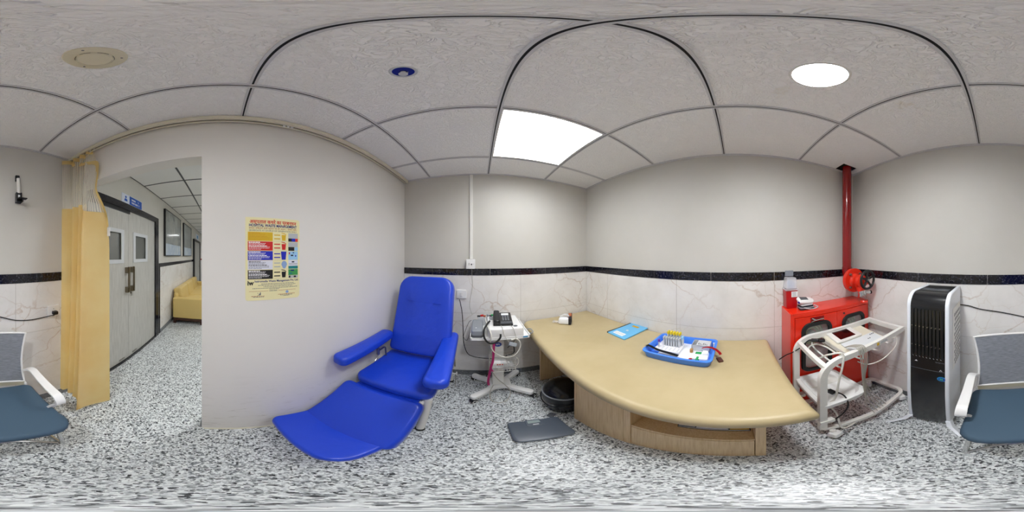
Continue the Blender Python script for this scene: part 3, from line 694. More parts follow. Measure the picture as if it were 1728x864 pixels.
m.cyl((FX-.075, py_, FZ-.02), (FX-.095, py_-.005, FZ-.085), .042, .036, 20); m.build('valve_body', 'valve_red', t)
m = MB(); m.cyl((FX-.09, py_-.004, FZ-.075), (FX-.105, py_-.008, FZ-.125), .036, n=20); m.cyl((FX-.10, py_-.007, FZ-.12), (FX-.106, py_-.008, FZ-.132), .041, n=20); m.build('outlet_coupling', 'chrome', t)
m = MB(); m.cyl((FX-.108, py_-.03, FZ-.10), (FX-.118, py_-.09, FZ-.105), .014, n=12); m.build('coupling_lug', 'chrome', t)
MB().cyl((FX-.117, py_-.086, FZ-.105), (FX-.120, py_-.10, FZ-.106), .015, n=12).build('lug_grip', 'rubber_black', t)
MB().lathe([(0, 0), (.034, 0), (.036, .008), (.03, .02), (0, .024)], T(FX-.11, py_-.02, 1.056) @ R(8, 'X')).build('outlet_cap', 'valve_red', t)
MB().tube(smooth_path([(FX-.105, py_-.035, 1.072), (FX-.10, py_-.06, 1.09), (FX-.103, py_-.045, 1.12)], 6), .002, 6).build('cap_chain', 'steel', t)
WX, WZ = .912, FZ+.021
m = MB(); m.tube([(WX, py_+.074*math.cos(2*PI*k/28), WZ+.074*math.sin(2*PI*k/28)) for k in range(28)], .0105, 10, closed=True)
for k in range(5):
    a = .3+2*PI*k/5; m.tube([(WX+.008, py_+.015*math.cos(a), WZ+.015*math.sin(a)), (WX+.002, py_+.07*math.cos(a), WZ+.07*math.sin(a))], .006, sq=(.012, .016))
m.cyl((WX+.014, py_, WZ), (WX-.004, py_, WZ), .02, n=16); m.build('handwheel', 'black_plastic', t)
MB().cyl((FX-.16, py_, FZ+.02), (WX-.004, py_, WZ), .010).cyl((WX-.003, py_, WZ), (WX-.015, py_, WZ), .011, n=6).build('spindle', 'steel', t)

# ================================================================== RED CABINET
CX0, CY0, CY1, CH = 1.03, -1.086, -.36, 1.05
t = thing('hose_cabinet', 'glossy red fire hose cabinet with two glazed doors in the corner', 'cabinet', (1.14, -.72, 0))
m = MB(); th = .012; XB = XR-.014
m.box((CX0, CY0, 0), (XB, CY0+th, CH)); m.box((CX0, CY1-th, 0), (XB, CY1, CH)); m.box((CX0, CY0+th, CH-th), (XB, CY1-th, CH)); m.box((CX0, CY0+th, 0), (XB, CY1-th, th)); m.box((XB-th, CY0+th, th), (XB, CY1-th, CH-th))
ringbox(m, (CY0+th, th), (CY1-th, CH-th), (CY0+.03, .05), (CY1-.03, CH-.035), CX0, CX0+.02)
m.build('body', 'red_paint', t, smooth=False, bevel=.003)
DZ1 = CH-.038
for k, (y0, y1) in enumerate(((-.731, -.392), (-1.055, -.735))):
    c = (-.56, -.905)[k]; wy, z0, z1 = .10, .52, .935
    m = MB(); x0, x1 = CX0-.004, CX0+.012
    ringbox(m, (y0, .055), (y1, DZ1), (c-wy, z0), (c+wy, z1), x0, x1)
    d = m.build('door', 'red_paint', t, smooth=False, bevel=.002)
    m = MB(); o_ = rrect(.25, z1-z0+.06, .07, 6); i_ = rrect(.185, z1-z0-.005, .045, 6)
    q = [[(x, y, z) for x, y in pl] for pl, z in ((o_, 0), ([(x*.97, y*.985) for x, y in o_], .012), ([(x*1.03, y*1.015) for x, y in i_], .012), (i_, -.002), (i_, -.006), (o_, -.002), (o_, 0))]
    m.loft(q, T(x0, c, (z0+z1)/2) @ EW, caps=False); m.build('rubber_gasket', 'rubber_black', d)
    bx('glass_pane', (CX0+.004, c-wy+.004, z0+.004), (CX0+.007, c+wy-.004, z1-.004), 'glass', d)
    if k == 0:
        m = MB(); m.box((x0-.003, c-.055, .968), (x0+.0, c+.055, 1.005)); m.build('pull_recess', 'pipe_red', d, smooth=False)
        m = MB(); m.tube([(x0-.008, c+.05, .972), (x0-.014, c+.02, .985), (x0-.014, c-.045, .987)], .004, 6); m.tube([(x0-.014, c+.02, .985), (x0-.008, c+.045, 1.0)], .004, 6); m.build('pull_catch', 'chrome', d)
    else: MB().cyl((x0-.006, -.80, .985), (x0, -.80, .985), .008).build('key_hole', 'text_black', d)
for k, (c, lab) in enumerate(((-.56, 'coiled yellow hose seen through left glazed door'), (-.905, 'coiled yellow hose seen through right glazed door'))):
    m = MB()
    for r in (.05, .07, .09): m.tube([(1.12, c+r*math.cos(2*PI*q/24), .82+r*math.sin(2*PI*q/24)*1.05) for q in range(24)], .011, 7, closed=True)
    t2 = tag(m.build('fire_hose', 'hose_yellow', loc=(1.12, c, .72)), lab, 'hose', 'hoses in the red cabinet')
    m = MB(); m.box((1.19, c-.005, .80), (1.235, c+.005, .83)); m.cyl((1.10, c, .815), (1.19, c, .815), .03); m.build('hose_hub', 'steel', t2)
# sharps box
t = thing('sharps_container', 'red sharps box with clear lid on the red cabinet', 'sharps box', (1.205, -.415, CH))
P0 = T(1.200, -.415, CH)
MB().slab(.085, .085, .145, .008, .004, P0, taper=-.10).build('box_body', 'sharps_red', t)
MB().slab(.108, .104, .012, .01, .004, P0 @ T(0, 0, .145)).build('lid_rim', 'clear_plastic', t)
MB().slab(.096, .092, .088, .012, .01, P0 @ T(0, 0, .157), taper=.16).build('lid_dome', 'clear_plastic', t)
MB().slab(.07, .045, .01, .006, .003, T(1.228, -.415, CH+.272) @ EW).build('open_flap', 'smoke_plastic', t)
m = MB()
for q in range(5): m.tube([(1.18+.012*q, -.43+.007*q, CH+.16), (1.175+.012*q, -.44+.008*q, CH+.205+.004*q)], .004, 6)
m.build('syringe_tip', 'p_lightblue', t)
PL = T(1.1485, -.445, CH+.118) @ EW @ R(0, 'Z')
lb = MB().box((-.024, -.022, 0), (.024, .022, .001), T(1.1515, -.433, CH+.116) @ EW).build('paper_label', 'white_paper', t, smooth=False)
m = MB()
for q in range(5): m.box((-.019, .014-q*.008, .001), (.012+.003*(q % 2), .0165-q*.008, .0013), T(1.1515, -.433, CH+.116) @ EW)
m.build('label_lines', 'text_grey', lb, smooth=False)
# blood pressure monitor with cuff
t = thing('pressure_monitor', 'white blood pressure monitor lying on its folded cuff', 'monitor', (1.14, -.515, CH))
P0 = T(1.135, -.515, CH+.052) @ R(-14, 'Y') @ R(6, 'X')
MB().slab(.085, .135, .022, .03, .009, P0, dome=.006, r4=[.02, .02, .04, .04]).build('monitor_case', 'white_plastic', t)
MB().box((-.022, -.03, .0255), (.02, .03, .029), P0 @ T(.004, .018, 0)).build('display', 'dark_grey_plastic', t, smooth=False)
MB().slab(.02, .012, .012, .004, .003, P0 @ T(-.03, .068, .003)).build('hose_port', 'sprink_blue', t)
t = thing('pressure_cuff', 'folded grey and black cuff under the white monitor', 'cuff', (1.12, -.51, CH))
for k, (c, z, w2) in enumerate((('strap_black', 0, .115), ('grey_plastic', .011, .12), ('strap_black', .021, .105), ('pale_grey', .031, .10))):
    MB().slab(.075, w2, .0095, .015, .004, T(1.115+.004*k, -.512, CH+z) @ R(3*k-4, 'Z')).build('fold', c, t)
MB().tube(smooth_path([(1.10, -.57, CH+.03), (1.09, -.60, CH+.012), (1.08, -.575, CH+.006), (1.075, -.53, CH+.006), (1.08, -.48, CH+.02)], 6), .004, 7).build('air_hose', 'pale_grey', t)

# ================================================================== EXAMINATION COUCH
t = thing('examination_couch', 'beige padded examination couch on a wooden base with shelf and drawer', 'couch', (.86, .68, 0))
cx0, cx1, cy0, cy1 = .425, 1.25, -.245, 1.625
MB().slab(cx1-cx0, cy1-cy0, .082, .02, .034, T((cx0+cx1)/2, (cy0+cy1)/2, .678), dome=.004, r4=[.03, .10, .012, .03], k=6).build('padded_top', 'beige_vinyl', t)
bx('top_board', (.50, -.17, .655), (1.235, 1.56, .68), 'oak_laminate', t)
F0 = .52
bx('end_panel', (.555, 1.42, 0), (1.235, 1.445, .655), 'oak_laminate', t)
bx('side_panel', (F0, .775, 0), (1.235, .795, .655), 'oak_laminate', t)
bx('cupboard_front', (F0, .432, .02), (F0+.02, .774, .654), 'oak_laminate', t, bevel=.001)
bx('divider_panel', (F0, .394, 0), (1.235, .43, .655), 'oak_laminate', t, bevel=.001)
bx('side_panel', (F0, -.098, 0), (1.235, -.063, .655), 'oak_laminate', t, bevel=.001)
bx('shelf_board', (F0+.004, -.062, .335), (1.235, .393, .352), 'oak_laminate', t, bevel=.001)
bx('drawer_front', (F0+.003, -.060, .02), (F0+.021, .391, .328), 'oak_laminate', t, bevel=.001)
bx('plinth', (F0+.002, -.062, 0), (F0+.03, .393, .018), 'oak_laminate', t); bx('plinth', (F0+.002, .432, 0), (F0+.03, .774, .018), 'oak_laminate', t)
bx('back_board', (1.215, -.06, .02), (1.234, .77, .65), 'oak_laminate', t)
# registers on the shelf
SZ = .352
def register(nm, lab, x0, x1, y0, y1, z, h, cov, page, grp='registers on the couch shelf'):
    o = thing(nm, lab, 'book', ((x0+x1)/2, (y0+y1)/2, z), grp)
    bx('cover', (x0, y0, z), (x1, y1, z+.004), cov, o); bx('cover', (x0, y0, z+h-.004), (x1, y1, z+h), cov, o); bx('page_block', (x0+.003, y0+.003, z+.004), (x1-.003, y1-.003, z+h-.004), page, o); return o
register('register_book', 'black bound register lying at the bottom of the shelf pile', .60, .85, -.055, .225, SZ, .022, 'black_plastic', 'white_paper')
register('register_book', 'white file at the left of the shelf pile', .605, .82, .155, .222, SZ+.022, .03, 'white_paper', 'pale_grey')
register('register_book', 'white register in the middle of the shelf pile', .60, .83, .028, .15, SZ+.022, .034, 'pale_grey', 'white_paper')
register('register_book', 'yellow register at the right of the shelf pile', .60, .83, -.05, .022, SZ+.022, .03, 'p_gold', 'p_gold')

TZ = .7635                       # couch surface
# ---- tissue pack
t = thing('tissue_pack', 'opened white and brown tissue pack with a pulled tissue on the couch', 'tissue pack', (.80, 1.385, TZ))
Mx = T(.795, 1.385, TZ) @ R(-38, 'Z')
MB().slab(.125, .092, .066, .022, .018, Mx, dome=.012, taper=.12).build('wrapper', 'white_paper', t)
m = MB(); m.loft([[(.040, -.046, .001), (.066, -.047, .001), (.066, .047, .001), (.040, .046, .001)], [(.040, -.044, .066), (.070, -.046, .068), (.068, .046, .104), (.036, .042, .10)]], Mx); m.build('dark_end', 'text_black', t, smooth=False, bevel=.004)
m = MB(); m.loft([[(.030, -.010, .070), (.0705, -.012, .060), (.0705, .030, .075), (.030, .030, .075)], [(.034, -.006, .085), (.062, -.006, .086), (.064, .028, .106), (.034, .028, .106)]], Mx); m.build('brown_print', 'text_brown', t, smooth=False, bevel=.003)
rr = [[(x, y, z) for x, y, z in ((-.05+.1*a+.01*math.sin(5*b), -.02+.04*b+.008*math.cos(7*a), .072+.040*math.sin(PI*a)*(.6+.4*math.sin(4*b))) for a in [k/8 for k in range(9)])] for b in [q/5 for q in range(6)]]
MB().sheet([[Mx @ Vector(p) for p in r] for r in rr], .001).build('pulled_tissue', 'white_paper', t)
rr = [[(-.06-.06*a, -.035+.07*b, .012+.006*math.sin(9*b+4*a)) for a in [k/5 for k in range(6)]] for b in [q/5 for q in range(6)]]
MB().sheet([[Mx @ Vector(p) for p in r] for r in rr], .001).build('torn_film', 'clear_plastic', t)
# ---- blue folder
t = thing('blue_folder', 'pale blue folder with black spine and white label lying on the couch', 'folder', (1.10, .86, TZ))
Mx = T(1.106, .86, TZ) @ R(-5, 'Z')
MB().slab(.30, .20, .012, .004, .002, Mx).build('cover', 'folder_blue', t)
MB().box((-.150, .090, -.0), (.150, .102, .0128), Mx).build('spine_tape', 'text_black', t, smooth=False)
MB().box((-.125, -.05, .012), (-.075, .06, .0125), Mx).build('white_label', 'white_paper', t, smooth=False)
MB().box((.085, -.035, .012), (.115, .035, .0125), Mx).build('handle_slot', 'p_gold', t, smooth=False)
MB().cyl(Mx @ Vector((-.01, 0, .012)), Mx @ Vector((-.01, 0, .0125)), .012).build('emblem', 'pale_blue_print', t)
m = MB()
for q in range(3): m.box((-.09-.011*q, -.045, .0125), (-.0885-.011*q, .05, .0128), Mx)
m.build('label_rule', 'text_grey', t, smooth=False)

# ---- blue phlebotomy tray and what stands in it
ty0, ty1, tx0, tx1 = .125, .545, .825, 1.135
tcx, tcy = (tx0+tx1)/2, (ty0+ty1)/2
t = thing('blue_tray', 'blue plastic tray with tubes and boxes on the couch', 'tray', (tcx, tcy, TZ))
def tr(wd_, hd, z): return [(x, y, z) for x, y in rrect(wd_, hd, .035, 6)]
WX_, WY_ = tx1-tx0, ty1-ty0
m = MB(); m.loft([tr(WX_-.03, WY_-.03, 0), tr(WX_-.004, WY_-.004, .048), tr(WX_+.004, WY_+.004, .0485), tr(WX_+.004, WY_+.004, .055), tr(WX_, WY_, .0565), tr(WX_-.022, WY_-.022, .0565), tr(WX_-.026, WY_-.026, .054), tr(WX_-.046, WY_-.046, .005)], T(tcx, tcy, TZ))
m.build('tray_shell', 'tray_blue', t)
TB = TZ+.005
tag(bx('paper_sheet', (.895, .20, TB), (1.105, .47, TB+.0015), 'white_paper'), 'white paper lining inside the blue tray', 'paper')
t = thing('tube_rack', 'white foam tube rack in the blue tray', 'rack', (1.005, .42, TB+.0015))
RZ = TB+.002
MB().slab(.14, .17, .022, .006, .003, T(.995, .425, RZ)).build('foam_block', 'foam', t)
m = MB()
for i in range(6):
    for j in range(3): m.cyl((.94+.016*j, .355+.026*i, RZ+.0215), (.94+.016*j, .355+.026*i, RZ+.0222), .006, n=8)
m.build('rack_hole', 'pale_grey', t)
TR = RZ+.022
def tube_thing(x, y, cap, h, lab, grp, z0=TR, body='tube_glass'):
    o = thing('sample_tube', lab, 'tube', (x, y, z0), grp)
    MB().lathe([(0, 0), (.0045, .001), (.0062, .006), (.0062, h), (0, h)], T(x, y, z0), 10).build('tube_glass', body, o)
    MB().lathe([(.0062, h-.004), (.0078, h-.004), (.0078, h+.014), (.006, h+.017), (0, h+.017)], T(x, y, z0), 10).build('stopper', cap, o); return o
p = tube_thing(0, 0, 'tube_grey', .058, 'x', 'grey capped tubes in the foam rack')
ORD = ['leftmost', 'second from left', 'third from left', 'fourth from left', 'fifth from left', 'sixth from left', 'rightmost']
first = True
for i in range(7):
    for j in range(2):
        x, y = .995+.017*j, .362+.018*i
        lab = 'grey capped tube, %s in the %s grey row of the foam rack' % (ORD[6-i], ('front', 'second')[j])
        if first: p.location = (x, y, TR); p['label'] = lab; first = False
        else: c = copy_thing(p, (0, 0, 0), lab); c.location = (x, y, TR)
py2 = tube_thing(0, 0, 'tube_yellow', .088, 'yellow capped sample tube in the back rows of the foam rack', 'yellow capped tubes in the foam rack')
for i in range(5):
    for j in range(2):
        q = py2 if (i, j) == (0, 0) else copy_thing(py2, (0, 0, 0)); q['label'] = 'yellow capped tube, %s in the %s yellow row of the foam rack' % ((ORD[:4]+ORD[6:])[4-i], ('front', 'back')[j]); q.location = (1.034+.018*j, .372+.021*i, TR)
pb = tube_thing(0, 0, 'p_sky', .060, 'pale blue capped sample tube at the end of the foam rack', 'blue capped tubes in the foam rack')
for i in range(2):
    q = pb if i == 0 else copy_thing(pb, (0, 0, 0)); q['label'] = 'pale blue capped tube, the %s one at the right end of the foam rack' % ('nearer', 'farther')[i]; q.location = (1.03+.018*i, .352, TR)
tube_thing(.955, .487, 'cap_purple', .052, 'single purple capped tube at the corner of the foam rack', None)
def strap(nm, lab, pts, wdt, c, th=.0035):
    P = smooth_path(pts, 7); rows = []
    for i, q in enumerate(P):
        d = (P[min(i+1, len(P)-1)]-P[max(i-1, 0)]); sd = d.cross(Vector((0, 0, 1)))
        sd = sd.normalized() if sd.length > 1e-6 else Vector((1, 0, 0))
        rows.append([q-sd*wdt/2, q+sd*wdt/2])
    return tag(MB().sheet(rows, th).build(nm, c, loc=pts[0]), lab, 'strap')
strap('black_tourniquet', 'black tourniquet strap along the front edge of the blue tray', [(.885, .548, TZ+.062), (.878, .530, TZ+.074), (.886, .505, TZ+.064), (.894, .47, TZ+.046), (.898, .43, TZ+.037), (.898, .38, TZ+.032), (.893, .33, TZ+.028)], .026, 'strap_black')
strap('red_tourniquet', 'red strap hanging over the right end of the blue tray', [(1.0, .21, TZ+.05), (.99, .17, TZ+.068), (.975, .13, TZ+.068), (.955, .10, TZ+.055), (.945, .088, TZ+.04)], .02, 'strap_red')
strap('red_strap', 'short red strap curled at the front of the blue tray', [(.875, .275, TZ+.012), (.868, .262, TZ+.032), (.868, .24, TZ+.036), (.87, .222, TZ+.02)], .022, 'strap_red')
t = thing('slide_box', 'open grey cardboard box at the back of the blue tray', 'box', (1.07, .215, TB))
m = MB(); bx0, bx1, by0, by1, bh = 1.02, 1.105, .165, .285, .05
m.box((bx0, by0, TB+.0015), (bx0+.002, by1, TB+bh)); m.box((bx1-.002, by0, TB+.0015), (bx1, by1, TB+bh)); m.box((bx0, by0, TB+.0015), (bx1, by0+.002, TB+bh)); m.box((bx0, by1-.002, TB+.0015), (bx1, by1, TB+bh)); m.box((bx0, by0, TB+.0015), (bx1, by1, TB+.004))
m.build('carton', 'pale_grey', t, smooth=False)
m = MB(); m.m('pale_grey').box((bx0, by0+.003, TB+bh-.002), (bx1, by1-.03, TB+bh)); m.build('carton_flap', None, t, smooth=False)
m = MB()
for q in range(6): m.box((bx0+.015, by0+.02+.011*q, TB+bh), (bx0+.025+.008*(q % 3), by0+.026+.011*q, TB+bh+.0006))
m.build('carton_print', 'text_grey', t, smooth=False)
t = thing('white_box', 'small white carton with green top at the front right of the blue tray', 'box', (.91, .185, TB))
Mx = T(.908, .198, TB+.001) @ R(3, 'Z')
MB().box((-.045, -.042, .001), (.045, .042, .042), Mx).build('carton', 'white_paper', t, smooth=False, bevel=.002)
MB().box((.012, .0, .042), (.04, .036, .0425), Mx).build('green_print', 'green_plastic', t, smooth=False)
MB().box((.0, -.038, .042), (.04, -.006, .058), Mx).build('white_flap', 'white_paper', t, smooth=False)
t = tag(MB().slab(.04, .022, .034, .008, .006, T(.872, .218, TB+.012) @ R(20, 'X')).build('green_clip', 'green_plastic', loc=(.872, .218, TB)), 'green plastic clip beside the white carton in the tray', 'clip')
tag(MB().slab(.02, .018, .03, .003, .002, T(.992, .277, TB+.002)).build('cork_block', 'cork', loc=(.992, .277, TB)), 'small tan block between rack and grey box in the tray', 'block')
tag(MB().cyl((1.075, .145, TB+.002), (1.075, .146, TB+.05), .006).build('white_vial', 'white_plastic', loc=(1.075, .145, TB)), 'thin white vial in the back right corner of the tray', 'vial')
tag(MB().slab(.05, .03, .012, .004, .003, T(.93, .092, TZ) @ R(25, 'Z')).build('brown_clip', 'brown_pack', loc=(.93, .092, TZ)), 'small brown clip on the couch at the right of the tray', 'clip')

# ================================================================== BIN AND SCALE
t = thing('pedal_bin', 'black round pedal bin with domed lid under the couch', 'bin', (.545, 1.0, 0))
BXc, BYc = .557, .985; P0 = T(BXc, BYc, 0)
MB().lathe([(0, 0), (.112, 0), (.120, .01), (.134, .12), (.138, .165), (0, .165)], P0, 36).build('bucket', 'gloss_black', t)
MB().lathe([(.139, .16), (.148, .165), (.153, .20), (.154, .24), (.151, .255), (.132, .255), (.132, .16)], P0, 36).build('upper_rim', 'black_plastic', t)
MB().lathe([(.146, .254), (.153, .256), (.153, .263), (.147, .267), (.142, .26)], P0, 36).build('lid_edge', 'grey_plastic', t)
MB().lathe([(.148, .258), (.143, .278), (.125, .308), (.09, .330), (.045, .341), (0, .343)], P0, 36).build('lid', 'gloss_black', t)
MB().tube([(BXc+.160*math.cos(a), BYc+.160*math.sin(a), .165+.02*math.sin(3*a)) for a in [PI*.75+k*PI/18 for k in range(19)]], .005, 7).build('carry_handle', 'black_plastic', t)
MB().slab(.05, .045, .012, .008, .004, T(.415, .885, .012) @ R(35, 'Z')).build('pedal', 'dark_grey_plastic', t)
t = thing('weighing_scale', 'dark grey bathroom scale with small display on the floor', 'scale', (.285, .745, 0))
Mx = T(.286, .742, .010) @ R(-2, 'Z')
m = MB(); m.slab(.292, .228, .026, .03, .008, Mx, r4=[.028, .028, .035, .03]); m.build('platform', 'scale_grey', t)
MB().slab(.27, .20, .0015, .03, .0005, Mx @ T(0, -.006, .026)).build('rubber_mat', 'scale_grey', t)
d = MB().slab(.095, .075, .005, .012, .002, Mx @ T(-.005, .078, .0265)).build('display_bezel', 'scale_grey', t)
MB().box((-.034, -.004, .0315), (.034, .026, .033), Mx @ T(-.005, .078, 0)).build('display_glass', 'lcd', d, smooth=False)
MB().box((-.012, -.026, .0315), (.02, -.016, .033), Mx @ T(-.005, .078, 0)).build('unit_button', 'pale_grey', d, smooth=False)
for dx in (-.11, .11):
    for dy in (-.08, .08): MB().cyl((.286+dx, .742+dy, 0), (.286+dx, .742+dy, .011), .012).build('foot', 'rubber_black', t)

# ================================================================== BLUE BLOOD DRAW CHAIR
t = thing('blood_draw_chair', 'bright blue reclining blood draw chair with padded armrests', 'chair', (-.5, .85, 0))
L_, Rr = -.755, -.235; cxm, cwd = (L_+Rr)/2, Rr-L_
# backrest from (y 1.20, z .575) to (y 1.43, z 1.26)
bl_ = math.hypot(.23, .69); ang = math.degrees(math.atan2(.69, .23))
Mx = T(cxm+.018, 1.195, .575) @ R(ang, 'X')
m = MB(); m.slab(cwd-.005, bl_, .085, .05, .028, Mx @ T(0, bl_/2, -.05), dome=.012, r4=[.11, .11, .045, .045], k=5)
for q in m.bm.verts:                                            # head cushion swelling with its crease
    p = Mx.inverted() @ q.co
    if p.z > 0:
        p.z += .012*math.exp(-((p.y-.60)/.07)**2)-.012*math.exp(-((p.y-.50)/.018)**2); f = 1-.07*max(0, p.y-.25); p.x *= f
        q.co = Mx @ p
m.build('backrest', 'blue_vinyl', t, angle=60)
MB().tube([Mx @ Vector((-.19, .50, .042)), Mx @ Vector((-.08, .495, .046)), Mx @ Vector((.08, .49, .046)), Mx @ Vector((.20, .487, .042))], .003, 6).build('headrest_seam', 'blue_vinyl', t)
MB().slab(cwd, .49, .085, .05, .03, T(cxm, 1.015, .445) @ R(2, 'X'), dome=.01, r4=[.03, .03, .07, .07], k=5).build('seat_cushion', 'blue_vinyl', t)
# leg rest: slopes from (y .73, z .43) down to (y .45, z .22)
ll = math.hypot(.30, .24); la = math.degrees(math.atan2(.24, .30))
Mx = T(-.529, .745, .44) @ R(la, 'X')
MB().slab(.53, ll+.035, .085, .05, .028, Mx @ T(0, -ll/2-.010, -.07), dome=.008, r4=[.05, .05, .03, .03], k=5).build('leg_rest', 'blue_vinyl', t)
MB().slab(.502, .235, .055, .05, .02, T(-.543, .345, .160) @ R(-3, 'X'), dome=.005, r4=[.02, .02, .05, .09], k=5).build('foot_rest', 'blue_vinyl', t)
bx('under_flap', (L_+.03, .70, .35), (Rr-.07, .80, .43), 'blue_vinyl', t, bevel=.01)
for nm, x, yc, ln, rz, wd_ in (('l', -.750, .915, .60, 1.5, .116), ('r', -.218, 1.02, .69, 3.5, .124)):
    a_ = MB().slab(wd_, ln, .078, .045, .026, T(x, yc, .694) @ R(rz, 'Z'), dome=.006, k=5).build('armrest', 'blue_vinyl', t)
    bxm = x+(.055 if nm == 'l' else -.02)
    m = MB(); m.tube(fillet([(x+.02, yc+.10, .715), (x+.02, yc+.10, .62)], .01), .008); m.cyl((x+.02, yc+.10, .66), (x+.02, yc+.10, .60), .013)
    m.tube(fillet([(x+.02, yc+.10, .635), (x+.02, yc+.20, .635), (x+.03, yc+.20, .47)], .025), .007)
    m.build('armrest_bracket', 'steel', a_)
    MB().tube([(x+.02, yc+.10, .60), (x+.02, yc+.09, .575), (x+.022, yc+.06, .55)], .004, 6).build('clamp_lever', 'steel', a_)
for x, y, tx, ty in ((-.292, .762, -.262, .81), (-.71, .765, -.70, .83), (-.265, 1.49, -.28, 1.44), (-.72, 1.49, -.71, 1.44)):
    l_ = MB().tube([(x, y, .02), (tx, ty, .44)], .022, 14).build('leg', 'white_powder', t)
    MB().cyl((x, y, 0), (x, y, .025), .026).build('rubber_foot', 'rubber_black', l_)
m = MB()
for x in (L_+.06, Rr-.06): m.tube(fillet([(x, .50, .20), (x, .76, .395), (x, 1.22, .43), (x, 1.46, 1.08)], .05), .014)
for y, z in ((.78, .40), (1.20, .43)): m.tube([(L_+.06, y, z), (Rr-.06, y, z)], .014)
m.tube([(L_+.06, 1.40, .95), (Rr-.06, 1.40, .95)], .012); m.tube([(-.71, 1.49, .38), (-.27, 1.49, .38)], .014); m.tube([(-.27, 1.46, .40), (-.27, 1.20, .43)], .014); m.tube([(-.71, 1.46, .40), (-.71, 1.20, .43)], .014)
m.build('tube_frame', 'white_powder', t)
m = MB(); m.cyl((-.265, 1.37, .245), (-.19, 1.36, .25), .007); m.tube([(-.195, 1.36, .235), (-.195, 1.36, .275)], .006); m.build('clamp_knob', 'white_plastic', t)
m = MB(); m.tube([(-.275, 1.45, .245), (-.265, 1.37, .245)], .009); m.build('clamp_arm', 'white_powder', t)
MB().tube([(-.205, 1.36, .25), (-.205, 1.36, .03)], .003, 6).build('hanging_rod', 'steel', t)

# ================================================================== ECG TROLLEY BY THE BACK WALL
t = thing('ecg_trolley', 'white wheeled trolley with cross base near the back wall', 'trolley', (.17, 1.38, 0))
m = MB(); hub = Vector((.17, 1.385, .07))
ends = [(-.055, 1.165), (-.06, 1.535), (.365, 1.575), (.395, 1.185)]
for x, y in ends:
    d = Vector((x, y, .07))-hub; F = Matrix.LocRotScale(hub+d*.5, d.to_track_quat('X', 'Z'), None)
    m.slab(d.length+.02, .056, .042, .024, .006, F @ T(0, 0, -.012), n=4)
m.slab(.19, .15, .05, .02, .008, T(.165, 1.38, .06)); m.build('cross_base', 'white_plastic', t)
for x, y in ends:
    c = MB().cyl((x, y, .03), (x, y, .06), .016).box((x-.02, y-.012, .02), (x+.02, y+.012, .045)).build('caster', 'black_plastic', t)
    MB().lathe([(.006, -.018), (.022, -.018), (.026, -.012), (.026, .012), (.022, .018), (.006, .018)], T(x+.012, y-.006, .026) @ R(90, 'X') @ R(30, 'Y'), 18).build('wheel', 'black_plastic', c)
    MB().lathe([(.013, -.0195), (.020, -.0195), (.020, -.017), (.013, -.017)], T(x+.012, y-.006, .026) @ R(90, 'X') @ R(180, 'X') @ R(-30, 'Y'), 18).build('wheel_ring', 'white_plastic', c)
MB().box((.105, 1.335, .105), (.20, 1.42, .76)).build('column', 'white_powder', t, smooth=False, bevel=.006)
m = MB(); m.loft([[(.030*math.cos(2*PI*k/28), .024*math.sin(2*PI*k/28), z) for k in range(28)] for z in (0, .002)], T(.150, 1.335, .650) @ BW); lg = m.build('logo_badge', 'logo_blue', t, smooth=False)
text('badge_letters', 'BPL', .022, T(.150, 1.3328, .650) @ BW, 'text_white', lg, bold=.0006)
m = MB(); m.slab(.475, .355, .012, .02, .004, T(.16, 1.41, .752)); 
for lo, hi in (((-.076, 1.234, .764), (-.070, 1.586, .80)), ((.390, 1.234, .764), (.396, 1.586, .785)), ((-.076, 1.582, .764), (.396, 1.588, .80)), ((-.076, 1.234, .764), (.396, 1.238, .778))): m.box(lo, hi)
m.build('tray_shelf', 'white_plastic', t)
MB().tube(fillet([(.39, 1.36, .775), (.435, 1.35, .785), (.435, 1.27, .785), (.39, 1.26, .775)], .02), .005, 7).build('side_handle', 'grey_plastic', t)
MB().box((.335, 1.2325, .762), (.375, 1.2345, .774)).build('maker_tag', 'logo_teal', t, smooth=False)
# basket
m = MB(); bx0, bx1, by0, by1 = .075, .275, 1.225, 1.33
for z in (.40, .425, .45, .475, .50): m.tube([(bx0, by0, z), (bx1, by0, z), (bx1, by1, z), (bx0, by1, z)], .0022, 5, closed=True)
for k in range(10):
    x = bx0+(bx1-bx0)*k/9; m.tube([(x, by1, .54), (x, by1, .40), (x, by0, .40), (x, by0, .505)], .002, 5)
for k in range(1, 5):
    y = by0+(by1-by0)*k/5
    for x in (bx0, bx1): m.tube([(x, y, .40), (x, y, .505)], .002, 5)
m.tube([(bx0, by1, .57), (bx1, by1, .57), (bx1, by1, .50)], .0025, 5); m.build('wire_basket', 'white_powder', t)
t = thing('gel_bottle', 'white gel bottle lying in the trolley basket', 'bottle', (.18, 1.275, .47))
MB().lathe([(0, 0), (.027, 0), (.031, .006), (.031, .10), (.02, .118), (.011, .125), (.011, .138), (0, .138)], T(.095, 1.275, .475) @ R(90, 'Y')).build('bottle_body', 'white_plastic', t)
MB().cyl((.16, 1.275, .475), (.195, 1.275, .475), .0315).build('print_band', 'pale_grey', t)
m = MB()
for q in range(3): m.box((.13+.018*q, 1.243, .468), (.142+.018*q, 1.2445, .48))
m.build('red_print', 'text_red', t, smooth=False)
tag(MB().sheet(smooth_path and [[(x, y, .445+.008*math.sin(14*x+y*9)) for y in (1.235, 1.26, 1.29, 1.32)] for x in (.085, .12, .16, .20, .24, .265)], .002).build('folded_papers', 'white_paper', loc=(.18, 1.275, .44)), 'crumpled white papers under the bottle in the basket', 'paper')
